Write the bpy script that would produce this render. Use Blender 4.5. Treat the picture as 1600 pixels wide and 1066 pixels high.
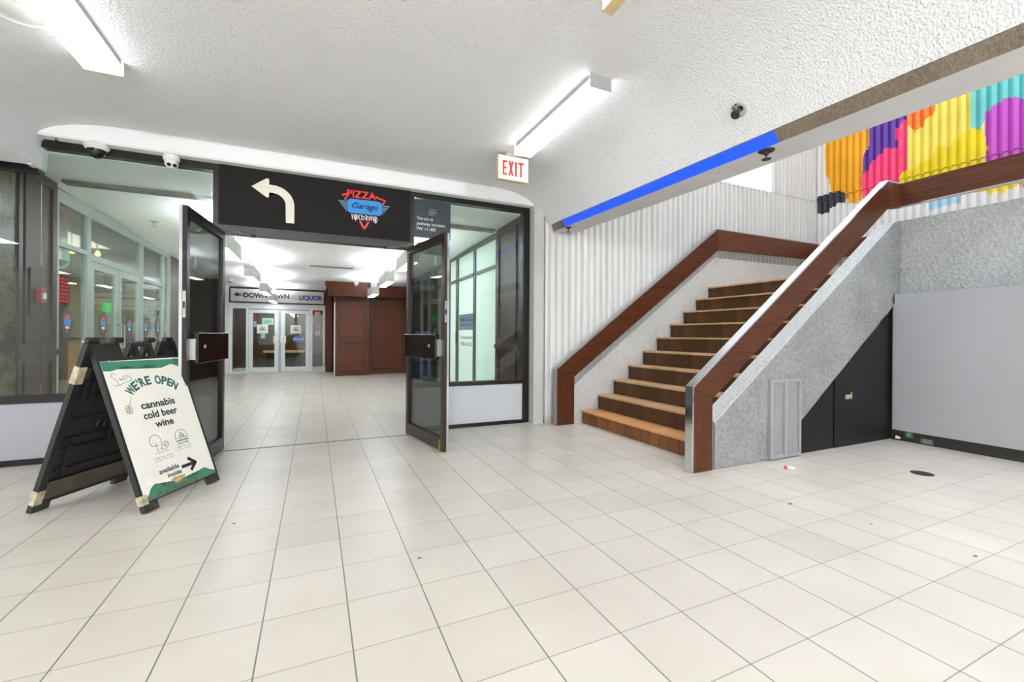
import bpy, bmesh, math, random
from mathutils import Matrix, Vector, Euler

# ------------------------------------------------------------------ reset
for o in list(bpy.data.objects):
    bpy.data.objects.remove(o)
S = bpy.context.scene
COL = S.collection
R = math.radians
random.seed(4)

# ------------------------------------------------------------------ camera
cd = bpy.data.cameras.new('camera')
cam = bpy.data.objects.new('camera', cd)
COL.objects.link(cam)
cd.sensor_width = 36.0
cd.lens = 677.67 / 1600 * 36
cd.shift_y = (524.6 - 533.0) / 1600
cd.clip_start = 0.05
cam.matrix_world = (Matrix.Translation((0, 0, 1.1)) @ Matrix.Rotation(R(-24.458), 4, 'Z')
                    @ Matrix.Rotation(R(90), 4, 'X') @ Matrix.Rotation(R(0.3595), 4, 'Z'))
S.camera = cam

# ------------------------------------------------------------------ light
W = bpy.data.worlds.new('world')
S.world = W
W.use_nodes = True
bg = W.node_tree.nodes['Background']
bg.inputs[0].default_value = (0.86, 0.93, 1.0, 1)
bg.inputs[1].default_value = 1.95

def lamp(name, kind, loc, power, color=(1, 1, 1), rot=(0, 0, 0), size=(1, 1), angle=None):
    l = bpy.data.lights.new(name, kind)
    l.energy = power
    l.color = color
    if kind == 'AREA':
        l.shape = 'RECTANGLE'
        l.size, l.size_y = size
    if kind == 'POINT':
        l.shadow_soft_size = size[0]
    if angle is not None:
        l.angle = angle
    o = bpy.data.objects.new(name, l)
    COL.objects.link(o)
    o.location = loc
    o.rotation_euler = rot
    return o

lamp('overcast_sun', 'SUN', (6, 2, 12), 0.28, (1.0, 0.98, 0.95), (R(2), R(6), 0), angle=R(14))
# unseen fill lamps added behind the camera in place of further lobby fittings
for x, y, pw in ((-1.25, -2.3, 205), (1.78, -2.3, 100), (-1.25, -5.0, 190), (1.78, -5.0, 180)):
    lamp('lobby_fill_lamp', 'POINT', (x, y, 2.45), pw, (0.895, 0.955, 1.0), size=(0.2, 1))
lamp('lobby_side_fill_lamp', 'AREA', (-4.2, 1.5, 2.44), 75, (0.92, 0.97, 1.0), (0, 0, 0), (0.25, 1.2))  # unseen fill lamp added beyond the beam at the lobby side
lamp('pizza_shop_light', 'AREA', (-4.2, 8.2, 2.55), 110, (1.0, 0.90, 0.72), (0, 0, 0), (2.0, 3.0))
lamp('pizza_shop_warm_bulb', 'POINT', (-2.95, 7.0, 2.0), 6, (1.0, 0.5, 0.2), size=(0.05, 1))
lamp('liquor_vestibule_light', 'AREA', (-0.9, 15.3, 2.38), 45, (1, 0.97, 0.9), (0, 0, 0), (1.5, 1.0))
lamp('office_light', 'AREA', (3.3, 7.2, 2.5), 48, (0.95, 1.0, 0.97), (0, 0, 0), (1.2, 2.6))

S.view_settings.view_transform = 'Standard'
S.view_settings.look = 'None'
S.view_settings.exposure = 0.4
S.view_settings.gamma = 1.0
S.view_settings.use_curve_mapping = False
S.cycles.use_denoising = True
S.cycles.max_bounces = 12
S.cycles.diffuse_bounces = 6
S.cycles.transparent_max_bounces = 24
S.cycles.sample_clamp_indirect = 6.0

# ------------------------------------------------------------------ materials
MATS = {}
def lin(c):
    return tuple(((v / 255) / 12.92 if v / 255 <= 0.04045 else ((v / 255 + 0.055) / 1.055) ** 2.4) for v in c) + (1,)

class NT:
    def __init__(s, name):
        m = bpy.data.materials.new(name)
        m.use_nodes = True
        s.m = m
        s.t = m.node_tree
        s.bsdf = s.t.nodes['Principled BSDF']
        s.out = s.t.nodes['Material Output']
        MATS[name] = m
    def n(s, typ, **kw):
        nd = s.t.nodes.new(typ)
        for k, v in kw.items():
            setattr(nd, k, v)
        return nd
    def l(s, a, b):
        s.t.links.new(a, b)
    def coord(s, scale=(1, 1, 1), rot=(0, 0, 0)):
        tc = s.n('ShaderNodeTexCoord')
        mp = s.n('ShaderNodeMapping')
        mp.inputs['Scale'].default_value = scale
        mp.inputs['Rotation'].default_value = rot
        s.l(tc.outputs['Object'], mp.inputs[0])
        return mp.outputs[0]
    def noise(s, vec, scale, detail=3, rough=0.55):
        nz = s.n('ShaderNodeTexNoise')
        nz.inputs['Scale'].default_value = scale
        nz.inputs['Detail'].default_value = detail
        nz.inputs['Roughness'].default_value = rough
        s.l(vec, nz.inputs['Vector'])
        return nz.outputs['Fac']
    def ramp(s, fac, stops):
        r = s.n('ShaderNodeValToRGB')
        e = r.color_ramp.elements
        while len(e) < len(stops):
            e.new(0.5)
        for q, (p, c) in zip(e, stops):
            q.position = p
            q.color = c
        s.l(fac, r.inputs[0])
        return r.outputs[0]
    def math(s, op, a, b=None, c=None):
        m = s.n('ShaderNodeMath', operation=op)
        for i, v in enumerate((a, b, c)):
            if v is None:
                continue
            if isinstance(v, (int, float)):
                m.inputs[i].default_value = v
            else:
                s.l(v, m.inputs[i])
        return m.outputs[0]
    def mix(s, fac, a, b, mode='MIX'):
        m = s.n('ShaderNodeMixRGB', blend_type=mode)
        for i, v in enumerate((fac, a, b)):
            if isinstance(v, (int, float)):
                m.inputs[i].default_value = v
            elif isinstance(v, tuple):
                m.inputs[i].default_value = v
            else:
                s.l(v, m.inputs[i])
        return m.outputs[0]
    def bump(s, h, strength=0.3, dist=0.01):
        b = s.n('ShaderNodeBump')
        b.inputs['Strength'].default_value = strength
        b.inputs['Distance'].default_value = dist
        s.l(h, b.inputs['Height'])
        s.l(b.outputs[0], s.bsdf.inputs['Normal'])
    def color(s, c):
        if isinstance(c, tuple):
            s.bsdf.inputs['Base Color'].default_value = c
        else:
            s.l(c, s.bsdf.inputs['Base Color'])
    def rough(s, r, metal=0.0, spec=None):
        s.bsdf.inputs['Roughness'].default_value = r
        s.bsdf.inputs['Metallic'].default_value = metal
        if spec is not None:
            s.bsdf.inputs['Specular IOR Level'].default_value = spec

def plain(name, rgb, rough=0.5, metal=0.0, var=0.06, scale=8, bump=0.0, bscale=60, spec=None):
    k = NT(name)
    c = lin(rgb)
    v = k.coord()
    f = k.noise(v, scale, 4)
    d = tuple(max(0, x * (1 - 2 * var)) for x in c[:3]) + (1,)
    e = tuple(min(1, x * (1 + var)) for x in c[:3]) + (1,)
    k.color(k.ramp(f, [(0.3, d), (0.7, e)]))
    k.rough(rough, metal, spec)
    if bump:
        k.bump(k.noise(v, bscale, 3), bump, 0.01)
    return k.m

def emit(name, rgb, strength):
    k = NT(name)
    k.bsdf.inputs['Base Color'].default_value = lin(rgb)
    k.bsdf.inputs['Emission Color'].default_value = lin(rgb)
    k.bsdf.inputs['Emission Strength'].default_value = strength
    return k.m

def wood(name, dark, light, scale, rot=(0, 0, 0), rough=0.4, fine=26, spec=0.5):
    k = NT(name)
    v = k.coord(scale, rot)
    f = k.noise(v, 3.0, 6, 0.65)
    g = k.noise(v, fine, 3)
    h = k.math('ADD', k.math('MULTIPLY', f, 0.7), k.math('MULTIPLY', g, 0.3))
    k.color(k.ramp(h, [(0.34, lin(dark)), (0.66, lin(light))]))
    k.rough(rough, 0, spec)
    k.bump(g, 0.05, 0.003)
    return k.m

def glass(name, tint, refl=1.0):
    k = NT(name)
    k.t.nodes.remove(k.bsdf)
    tr = k.n('ShaderNodeBsdfTransparent')
    tr.inputs[0].default_value = tint + (1,)
    gl = k.n('ShaderNodeBsdfGlossy')
    gl.inputs['Roughness'].default_value = 0.01
    fr = k.n('ShaderNodeFresnel')
    fr.inputs[0].default_value = 1.45
    mx = k.n('ShaderNodeMixShader')
    k.l(k.math('MULTIPLY', fr.outputs[0], refl), mx.inputs[0])
    k.l(tr.outputs[0], mx.inputs[1])
    k.l(gl.outputs[0], mx.inputs[2])
    k.l(mx.outputs[0], k.out.inputs[0])
    return k.m

# floor tiles
k = NT('floor_tile')
tc = k.n('ShaderNodeTexCoord')
sp = k.n('ShaderNodeSeparateXYZ')
k.l(tc.outputs['Object'], sp.inputs[0])
PIT = 0.3032
def groove(sock, off, w):
    a = k.math('DIVIDE', k.math('SUBTRACT', sock, off), PIT)
    fr = k.math('FRACT', a)
    d = k.math('MINIMUM', fr, k.math('SUBTRACT', 1.0, fr))
    dist = k.math('MULTIPLY', d, PIT)
    return a, k.math('LESS_THAN', dist, w)
ax, gx = groove(sp.outputs[0], 0.1285, 0.0025)
ay, gy = groove(sp.outputs[1], 1.5986, 0.0018)
cmb = k.n('ShaderNodeCombineXYZ')
k.l(k.math('FLOOR', ax), cmb.inputs[0])
k.l(k.math('FLOOR', ay), cmb.inputs[1])
wn = k.n('ShaderNodeTexWhiteNoise')
k.l(cmb.outputs[0], wn.inputs[0])
tile = k.ramp(wn.outputs[0], [(0.0, lin((196, 188, 178))), (1.0, lin((207, 199, 189)))])
sm = k.noise(tc.outputs['Object'], 2.2, 5)
tile = k.mix(0.35, tile, k.ramp(sm, [(0.3, lin((188, 180, 170))), (0.7, lin((214, 206, 197)))]))
grx = lin((112, 106, 98))
gry = lin((142, 135, 125))
c1 = k.mix(gy, tile, gry)
c2 = k.mix(gx, c1, grx)
k.color(c2)
k.rough(0.34, 0, 0.4)
k.bump(k.math('SUBTRACT', 1.0, k.math('MAXIMUM', gx, gy)), 0.25, 0.002)

# stippled white ceiling
k = NT('stipple')
v = k.coord()
f1 = k.noise(v, 72, 4, 0.6)
f2 = k.noise(v, 1.3, 4)
k.color(k.mix(k.math('MULTIPLY', f1, 0.25), k.ramp(f2, [(0.3, lin((240, 240, 240))), (0.75, lin((246, 246, 246)))]), lin((226, 226, 226))))
k.rough(0.85, 0, 0.2)
k.bump(f1, 0.9, 0.026)

# rough grey concrete
def concrete(name, a, b, bump=1.0, sc=30):
    k = NT(name)
    v = k.coord()
    f1 = k.noise(v, sc, 5, 0.65)
    f2 = k.noise(v, 2.0, 5)
    c = k.ramp(f2, [(0.3, lin(a)), (0.7, lin(b))])
    c = k.mix(0.35, c, k.ramp(f1, [(0.35, lin(tuple(x * 0.72 for x in a))), (0.65, lin(b))]))
    k.color(c)
    k.rough(0.9, 0, 0.2)
    k.bump(f1, bump, 0.04)
    return k.m
concrete('concrete', (146, 146, 145), (174, 174, 173))
concrete('concrete_white', (196, 194, 190), (214, 212, 208), 0.6, 60)
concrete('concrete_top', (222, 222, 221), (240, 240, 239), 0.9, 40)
concrete('concrete_brown', (112, 98, 82), (150, 138, 120), 0.6, 60)

# marble
k = NT('marble')
v = k.coord()
f = k.noise(v, 3.5, 8, 0.7)
k.color(k.ramp(f, [(0.3, lin((24, 17, 10))), (0.45, lin((62, 44, 20))), (0.55, lin((94, 86, 58))), (0.7, lin((38, 28, 15)))]))
k.rough(0.2)

# painted wall
plain('wall_white', (242, 242, 241), 0.7, var=0.02)
plain('wall_cream', (205, 200, 165), 0.7, var=0.04)
plain('fascia_white', (236, 236, 236), 0.6, var=0.02, scale=3)
plain('soffit_grey', (206, 206, 206), 0.7, var=0.04, scale=3)
plain('steel_white', (214, 211, 206), 0.5, var=0.05, scale=2.5)
plain('dark_ceiling', (88, 90, 88), 0.8)
plain('frame_black', (30, 28, 27), 0.32, 0.3, var=0.05)
plain('frame_bronze', (52, 42, 36), 0.35, 0.3, var=0.08)
plain('sign_black', (34, 31, 29), 0.6, var=0.03, scale=3, spec=0.1)
plain('plastic_black', (32, 31, 31), 0.42, var=0.08)
plain('panel_black', (22, 21, 21), 0.45, var=0.12, scale=3, spec=0.25)
plain('bar_brown', (13, 9, 7), 0.16, var=0.1, scale=4)
plain('base_black', (42, 39, 36), 0.55)
plain('panel_grey', (158, 158, 160), 0.38, var=0.02, scale=2)
plain('panel_light', (186, 187, 191), 0.45, 0.1, var=0.02, scale=2)
plain('chrome', (222, 224, 226), 0.12, 1.0, var=0.02)
plain('steel', (176, 174, 170), 0.3, 0.9, var=0.05)
plain('latch_steel', (200, 182, 160), 0.35, 0.7, var=0.05)
plain('vent_grey', (158, 158, 158), 0.45, 0.3, var=0.04)
plain('white_plastic', (226, 225, 222), 0.4, var=0.02)
plain('alu_pale', (176, 184, 182), 0.35, 0.4, var=0.03)
plain('alu_white', (216, 218, 218), 0.4, 0.1, var=0.02)
plain('mullion_dark', (52, 60, 60), 0.4, 0.3, var=0.05)
k = NT('frosted')
k.t.nodes.remove(k.bsdf)
tl = k.n('ShaderNodeBsdfTranslucent')
tl.inputs[0].default_value = (0.90, 0.95, 0.92, 1)
df = k.n('ShaderNodeBsdfDiffuse')
df.inputs[0].default_value = (0.74, 0.82, 0.78, 1)
mx = k.n('ShaderNodeMixShader')
mx.inputs[0].default_value = 0.5
k.l(tl.outputs[0], mx.inputs[1]); k.l(df.outputs[0], mx.inputs[2])
k.l(mx.outputs[0], k.out.inputs[0])
plain('paper_white', (228, 227, 222), 0.7, var=0.02)
plain('paper_cream', (238, 234, 224), 0.5, var=0.02)
plain('ink_black', (34, 34, 34), 0.6)
plain('ink_grey', (150, 150, 146), 0.6)
plain('ink_pen', (108, 108, 106), 0.6)
plain('ink_green', (36, 104, 92), 0.6)
plain('poster_green', (58, 128, 98), 0.5, var=0.06)
plain('mud_green', (92, 110, 92), 0.7, var=0.25, scale=40)
plain('stain_tan', (196, 168, 112), 0.7, var=0.15, scale=40)
plain('ink_blue', (40, 120, 170), 0.6)
plain('liquor_blue', (28, 66, 130), 0.6)
plain('ink_red', (232, 52, 52), 0.5, var=0.02)
plain('logo_blue', (34, 132, 206), 0.5, var=0.02)
plain('logo_navy', (10, 50, 92), 0.5)
plain('wing_blue', (96, 150, 180), 0.5)
plain('sign_cream', (222, 216, 200), 0.5, var=0.02)
plain('poster_navy', (38, 48, 58), 0.4, var=0.03)
plain('sign_royal', (22, 52, 130), 0.4, var=0.03)
plain('red_plastic', (150, 22, 26), 0.4)
plain('lavender_blue', (84, 92, 150), 0.5)
plain('pale_green_paper', (170, 205, 180), 0.6)
plain('sign_teal', (92, 120, 130), 0.5)
plain('clear_tape', (84, 76, 64), 0.3, var=0.18, scale=9)
plain('tape_pale', (186, 174, 150), 0.4, var=0.25, scale=30)
plain('brass', (190, 160, 90), 0.3, 0.9)
plain('leaf_green', (50, 92, 40), 0.6, var=0.2)
plain('column_orange_glow', (200, 140, 90), 0.5)  # orange light falling on the shop post put into its colour
plain('counter_tan', (188, 150, 96), 0.5)
plain('shop_floor', (206, 214, 208), 0.3)
plain('grate_dark', (70, 64, 56), 0.5, 0.6)
plain('debris_grey', (120, 112, 100), 0.8)
plain('threshold', (112, 108, 100), 0.5, 0.3)
plain('cream_housing', (206, 184, 138), 0.5, var=0.08, scale=20)
plain('rubber', (52, 50, 47), 0.8, var=0.2, scale=30)
wood('wood_rail', (56, 26, 12), (92, 49, 26), (1.0, 18, 18), (0, R(36.6), 0), 0.34, 26, 0.28)
wood('wood_rail_post', (56, 26, 12), (92, 49, 26), (18, 18, 1.0), (0, 0, 0), 0.34, 26, 0.28)
wood('wood_rail_flat', (66, 34, 20), (106, 62, 40), (1.0, 1.0, 18), (0, 0, 0), 0.34, 26, 0.28)
wood('wood_panel', (40, 24, 16), (70, 45, 31), (14, 14, 0.9), (0, 0, 0), 0.38, 26, 0.25)
wood('wood_panel_red', (58, 26, 12), (96, 50, 28), (12, 12, 0.9), (0, 0, 0), 0.45, 26, 0.2)
wood('wood_moulding', (34, 18, 10), (60, 34, 22), (12, 12, 0.9), (0, 0, 0), 0.4, 26, 0.3)  # darker copy of the panel wood, groove shade put into the colour

# stair tiles: vertical planks on risers, tan treads
def planks(name, a, b, joint, pitch, jw):
    k = NT(name)
    tc = k.n('ShaderNodeTexCoord')
    sp = k.n('ShaderNodeSeparateXYZ')
    k.l(tc.outputs['Object'], sp.inputs[0])
    q = k.math('DIVIDE', sp.outputs[1], pitch)
    fr = k.math('FRACT', q)
    g = k.math('LESS_THAN', k.math('MULTIPLY', k.math('MINIMUM', fr, k.math('SUBTRACT', 1.0, fr)), pitch), jw)
    wn = k.n('ShaderNodeTexWhiteNoise')
    wn.noise_dimensions = '1D'
    k.l(k.math('FLOOR', q), wn.inputs['W'])
    v = k.coord((30, 30, 1.5))
    f = k.noise(v, 2.0, 5)
    h = k.math('ADD', k.math('MULTIPLY', wn.outputs[0], 0.45), k.math('MULTIPLY', f, 0.55))
    k.color(k.mix(g, k.ramp(h, [(0.25, lin(a)), (0.75, lin(b))]), lin(joint)))
    k.rough(0.5, 0, 0.3)
    return k.m
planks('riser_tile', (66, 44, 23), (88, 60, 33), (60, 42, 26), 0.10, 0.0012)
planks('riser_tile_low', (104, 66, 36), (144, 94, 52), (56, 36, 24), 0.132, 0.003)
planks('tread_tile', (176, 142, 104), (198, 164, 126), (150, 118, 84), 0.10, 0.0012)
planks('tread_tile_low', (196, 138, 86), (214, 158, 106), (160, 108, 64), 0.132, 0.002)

# perforated metal
k = NT('perforated')
v = k.coord((1 / 0.0165,) * 3)
sp = k.n('ShaderNodeSeparateXYZ')
k.l(v, sp.inputs[0])
def cell(s):
    return k.math('SUBTRACT', k.math('FRACT', s), 0.5)
dx = cell(sp.outputs[0]); dz = cell(sp.outputs[2])
rr = k.math('ADD', k.math('MULTIPLY', dx, dx), k.math('MULTIPLY', dz, dz))
k.color(k.mix(k.math('LESS_THAN', rr, 0.06), lin((158, 158, 157)), lin((40, 40, 40))))
k.rough(0.5, 0.2)

# mural paint (real paint colours held per face corner)
k = NT('mural_paint')
at = k.n('ShaderNodeVertexColor')
at.layer_name = 'paint'
k.color(at.outputs[0])
k.rough(0.45, 0, 0.4)

MAT_GLASS = glass('glass_tinted', (0.925, 0.978, 0.952), 0.9)
MAT_GLASS_CLEAR = glass('glass_door', (0.90, 0.945, 0.93), 0.9)
MAT_GLASS_SHOP = glass('glass_shop', (0.93, 0.965, 0.95), 0.8)
emit('tube_light', (244, 250, 255), 5.5)
emit('pendant_down', (240, 248, 255), 17.0)
emit('pendant_up', (240, 248, 255), 66.0)
emit('blue_led', (14, 60, 230), 1.15)
emit('red_led', (255, 40, 50), 1.6)
emit('warm_bulb', (255, 190, 120), 8.0)
emit('neon_added_glow', (170, 220, 205), 0.9)  # glow added to unlit tubes so they show behind the glass
emit('green_led', (20, 220, 90), 1.5)
emit('exit_face', (250, 246, 232), 0.55)

# ------------------------------------------------------------------ mesh builder
class MB:
    def __init__(s):
        s.bm = bmesh.new()
    def box(s, x0, x1, y0, y1, z0, z1):
        v = [s.bm.verts.new(p) for p in ((x0, y0, z0), (x1, y0, z0), (x1, y1, z0), (x0, y1, z0),
                                         (x0, y0, z1), (x1, y0, z1), (x1, y1, z1), (x0, y1, z1))]
        for f in ((0, 3, 2, 1), (4, 5, 6, 7), (0, 1, 5, 4), (1, 2, 6, 5), (2, 3, 7, 6), (3, 0, 4, 7)):
            s.bm.faces.new([v[i] for i in f])
        return s
    def obox(s, M, x0, x1, y0, y1, z0, z1):
        n = len(s.bm.verts)
        s.box(x0, x1, y0, y1, z0, z1)
        s.bm.verts.ensure_lookup_table()
        for v in s.bm.verts[n:]:
            v.co = M @ v.co
        return s
    def prism(s, pts, M, t):
        """polygon pts (2D) in the XY plane of M, thickness t along its +Z"""
        a = [s.bm.verts.new(M @ Vector((p[0], p[1], 0))) for p in pts]
        b = [s.bm.verts.new(M @ Vector((p[0], p[1], t))) for p in pts]
        n = len(pts)
        fs = [s.bm.faces.new(a[::-1]), s.bm.faces.new(b)]
        for i in range(n):
            s.bm.faces.new((a[i], a[(i + 1) % n], b[(i + 1) % n], b[i]))
        bmesh.ops.triangulate(s.bm, faces=fs)
        return s
    def cyl(s, p0, p1, r0, r1=None, seg=16):
        r1 = r0 if r1 is None else r1
        p0 = Vector(p0); p1 = Vector(p1)
        d = (p1 - p0)
        q = d.to_track_quat('Z', 'Y').to_matrix()
        A, B = [], []
        for i in range(seg):
            t = 2 * math.pi * i / seg
            e = q @ Vector((math.cos(t), math.sin(t), 0))
            A.append(s.bm.verts.new(p0 + e * r0))
            B.append(s.bm.verts.new(p1 + e * r1))
        s.bm.faces.new(A[::-1]); s.bm.faces.new(B)
        for i in range(seg):
            s.bm.faces.new((A[i], A[(i + 1) % seg], B[(i + 1) % seg], B[i]))
        return s
    def tube(s, pts, r, seg=8):
        for a, b in zip(pts[:-1], pts[1:]):
            s.cyl(a, b, r, r, seg)
        return s
    def lathe(s, prof, M=Matrix.Identity(4), seg=28):
        rings = []
        for (r, z) in prof:
            rings.append([s.bm.verts.new(M @ Vector((max(r, 1e-4) * math.cos(2 * math.pi * i / seg), max(r, 1e-4) * math.sin(2 * math.pi * i / seg), z))) for i in range(seg)])
        for a, b in zip(rings[:-1], rings[1:]):
            for i in range(seg):
                s.bm.faces.new((a[i], a[(i + 1) % seg], b[(i + 1) % seg], b[i]))
        s.bm.faces.new(rings[0][::-1]); s.bm.faces.new(rings[-1])
        return s
    def ribbon(s, pts, M, w, t):
        """flat stroke of width w along a 2D polyline in M"""
        for (a, b) in zip(pts[:-1], pts[1:]):
            a = Vector(a); b = Vector(b)
            d = (b - a)
            if d.length < 1e-6:
                continue
            d.normalize()
            n = Vector((-d.y, d.x)) * w / 2
            e = d * w * 0.35
            s.prism([a - e - n, b + e - n, b + e + n, a - e + n], M, t)
        return s
    def build(s, name, mat, parent=None, bevel=0, smooth=False):
        if bevel:
            bmesh.ops.bevel(s.bm, geom=list(s.bm.edges), offset=bevel, segments=2, affect='EDGES', profile=0.5)
        bmesh.ops.recalc_face_normals(s.bm, faces=list(s.bm.faces))
        me = bpy.data.meshes.new(name)
        s.bm.to_mesh(me)
        s.bm.free()
        return link(name, me, mat, parent, smooth)

def link(name, me, mat, parent=None, smooth=False):
    me.materials.clear()
    me.materials.append(MATS[mat] if isinstance(mat, str) else mat)
    if smooth:
        for p in me.polygons:
            p.use_smooth = True
        try:
            me.set_sharp_from_angle(angle=R(40))
        except Exception:
            pass
    o = bpy.data.objects.new(name, me)
    COL.objects.link(o)
    if parent is not None:
        o.parent = parent
        o.matrix_parent_inverse = parent.matrix_basis.inverted() if parent.parent is None else Matrix.Identity(4)
    return o

def tag(o, label, cat, group=None):
    o['label'] = label
    o['category'] = cat
    if group:
        o['group'] = group
    return o

def thing(name, label, cat, loc=(0, 0, 0), group=None):
    o = bpy.data.objects.new(name, None)
    COL.objects.link(o)
    o.empty_display_size = 0.1
    o.location = loc
    return tag(o, label, cat, group)

def struct(o):
    o['kind'] = 'structure'
    return o

def sempty(name, loc=(0, 0, 0)):
    o = bpy.data.objects.new(name, None)
    COL.objects.link(o)
    o.location = loc
    o['kind'] = 'structure'
    return o

def copy_tree(o, label=None, delta=(0, 0, 0), parent=None):
    c = o.copy()
    COL.objects.link(c)
    if parent is not None:
        inv = o.matrix_parent_inverse.copy()
        c.parent = parent
        c.matrix_parent_inverse = inv
    else:
        c.location = Vector(o.location) + Vector(delta)
    if label:
        c['label'] = label
    for ch in list(o.children):
        copy_tree(ch, None, (0, 0, 0), c)
    return c

def frame(o, x, y):
    x = Vector(x).normalized(); y = Vector(y).normalized()
    z = x.cross(y).normalized()
    y = z.cross(x)
    M = Matrix(((x.x, y.x, z.x, o[0]), (x.y, y.y, z.y, o[1]), (x.z, y.z, z.z, o[2]), (0, 0, 0, 1)))
    return M
def front(x, y, z):            # plane facing the lobby (-Y): local x = +X, local y = +Z
    return frame((x, y, z), (1, 0, 0), (0, 0, 1))
def west(x, y, z):             # plane facing -X: local x = -Y, local y = +Z
    return frame((x, y, z), (0, -1, 0), (0, 0, 1))
def east(x, y, z):             # plane facing +X: local x = +Y, local y = +Z
    return frame((x, y, z), (0, 1, 0), (0, 0, 1))

def text(name, body, M, height, mat, parent, width=None, align='CENTER', bold=0.0, thick=0.0015, shear=0.0, spacing=1.0, rot=0.0):
    """lettering standing on plane M; height = cap height; width = overall width"""
    cu = bpy.data.curves.new(name, 'FONT')
    cu.body = body
    cu.size = 1.0
    cu.align_x = 'LEFT'
    cu.offset = bold
    cu.extrude = 0.0
    cu.shear = shear
    cu.space_character = spacing
    cu.resolution_u = 3
    ob = bpy.data.objects.new(name, cu)
    COL.objects.link(ob)
    dg = bpy.context.evaluated_depsgraph_get()
    me = bpy.data.meshes.new_from_object(ob.evaluated_get(dg))
    bpy.data.objects.remove(ob)
    bm = bmesh.new()
    bm.from_mesh(me)
    xs = [v.co.x for v in bm.verts]; ys = [v.co.y for v in bm.verts]
    x0, x1 = min(xs), max(xs)
    sy = height / 0.70
    sx = sy if width is None else width / (x1 - x0)
    off = {'CENTER': -(x0 + x1) / 2, 'LEFT': -x0, 'RIGHT': -x1}[align]
    Rz = Matrix.Rotation(rot, 4, 'Z')
    r = bmesh.ops.extrude_face_region(bm, geom=list(bm.faces))
    top = [g for g in r['geom'] if isinstance(g, bmesh.types.BMVert)]
    for v in bm.verts:
        v.co = Vector(((v.co.x + off) * sx, v.co.y * sy, 0.0))
    for v in top:
        v.co.z = thick
    for v in bm.verts:
        v.co = M @ (Rz @ v.co)
    bmesh.ops.recalc_face_normals(bm, faces=list(bm.faces))
    bm.to_mesh(me)
    bm.free()
    return link(name, me, mat, parent)

def arc(cx, cy, r, a0, a1, n=24, ry=None):
    ry = r if ry is None else ry
    return [(cx + r * math.cos(R(a0 + (a1 - a0) * i / n)), cy + ry * math.sin(R(a0 + (a1 - a0) * i / n))) for i in range(n + 1)]

ZX = Matrix(((1, 0, 0, 0), (0, 0, 1, 0), (0, 1, 0, 0), (0, 0, 0, 1)))
def xz_prism(mb, pts, y0, y1):         # polygon in X,Z extruded from y0 to y1
    mb.prism(pts, Matrix(((1, 0, 0, 0), (0, 0, 1, y0), (0, 1, 0, 0), (0, 0, 0, 1))), y1 - y0)
    return mb
def yz_prism(mb, pts, x0, x1):         # polygon in Y,Z extruded from x0 to x1
    mb.prism(pts, Matrix(((0, 0, 1, x0), (1, 0, 0, 0), (0, 1, 0, 0), (0, 0, 0, 1))), x1 - x0)
    return mb

# =================================================================== SETTING
YS = 4.93
o = MB().box(-8, 8.3, -6, 17, -0.1, 0).build('floor', 'floor_tile'); struct(o)

# lobby ceiling with its sloping-in beams on both sides (profile swept along Y; beams sag slightly to the front)
def zr(y):   # drop of the stairwell beam towards the front
    return 0.0 if y > 4.6 else -0.019 * (4.6 - y)
prof = [(-6.5, 2.47), (-2.14, 2.47), (-2.105, 2.49), (-2.095, 2.62), (-2.085, 2.70), (-2.05, 2.75), (-1.97, 2.80), (-1.85, 2.84),
        (-1.65, 2.87), (-1.4, 2.88), (1.75, 2.88), (2.02, 2.875), (2.22, 2.85), (2.38, 2.80), (2.50, 2.72), (2.60, 2.63), (2.66, 2.56), (2.70, 2.50)]
def sag(x, z, y):
    if x < 2.0:
        return z
    t = min(1, (x - 2.0) / 0.7)
    return z + t * zr(y)
mb = MB()
ysec = [5.05, 4.6, 3.0, 1.5, 0.0, -6.0]
rows = []
for y in ysec:
    rows.append([mb.bm.verts.new((x, y, sag(x, z, y))) for x, z in prof] +
                [mb.bm.verts.new((2.70, y, 3.2)), mb.bm.verts.new((-6.5, y, 3.2))])
n = len(rows[0])
for a, b in zip(rows[:-1], rows[1:]):
    for i in range(n):
        mb.bm.faces.new((a[i], a[(i + 1) % n], b[(i + 1) % n], b[i]))
mb.bm.faces.new(rows[0]); mb.bm.faces.new(rows[-1][::-1])
o = mb.build('ceiling', 'stipple', smooth=True); struct(o)

# lower concrete step of the beam beside the stairwell
def beam_part(name, pts, mat):
    mb = MB(); rows = []
    for y in ysec[1:]:
        yy = 4.76 if y == 4.6 else y
        rows.append([mb.bm.verts.new((x, yy, z + zr(y))) for x, z in pts])
    n = len(pts)
    for a, b in zip(rows[:-1], rows[1:]):
        for i in range(n):
            mb.bm.faces.new((a[i], a[(i + 1) % n], b[(i + 1) % n], b[i]))
    mb.bm.faces.new(rows[0]); mb.bm.faces.new(rows[-1][::-1])
    return mb.build(name, mat)
struct(beam_part('trim_1', [(2.702, 2.495), (2.702, 3.2), (2.752, 3.2), (2.752, 2.425)], 'concrete_brown'))
struct(beam_part('trim_2', [(2.753, 2.425), (2.753, 4.2), (3.066, 4.2), (3.066, 2.435)], 'soffit_grey'))

# white bulkhead above the storefront
mb = MB()
yz_prism(mb, [(4.815, 2.735), (4.83, 2.72), (5.05, 2.72), (5.05, 2.95), (4.86, 2.95), (4.815, 2.86)], -2.09, 2.55)
o = mb.build('trim_3', 'fascia_white'); struct(o)
# low bulkhead above the storefront beyond the beam
o = MB().box(-6.5, -2.11, 4.84, 5.05, 2.47, 2.52).build('trim_4', 'soffit_grey'); struct(o)

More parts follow.
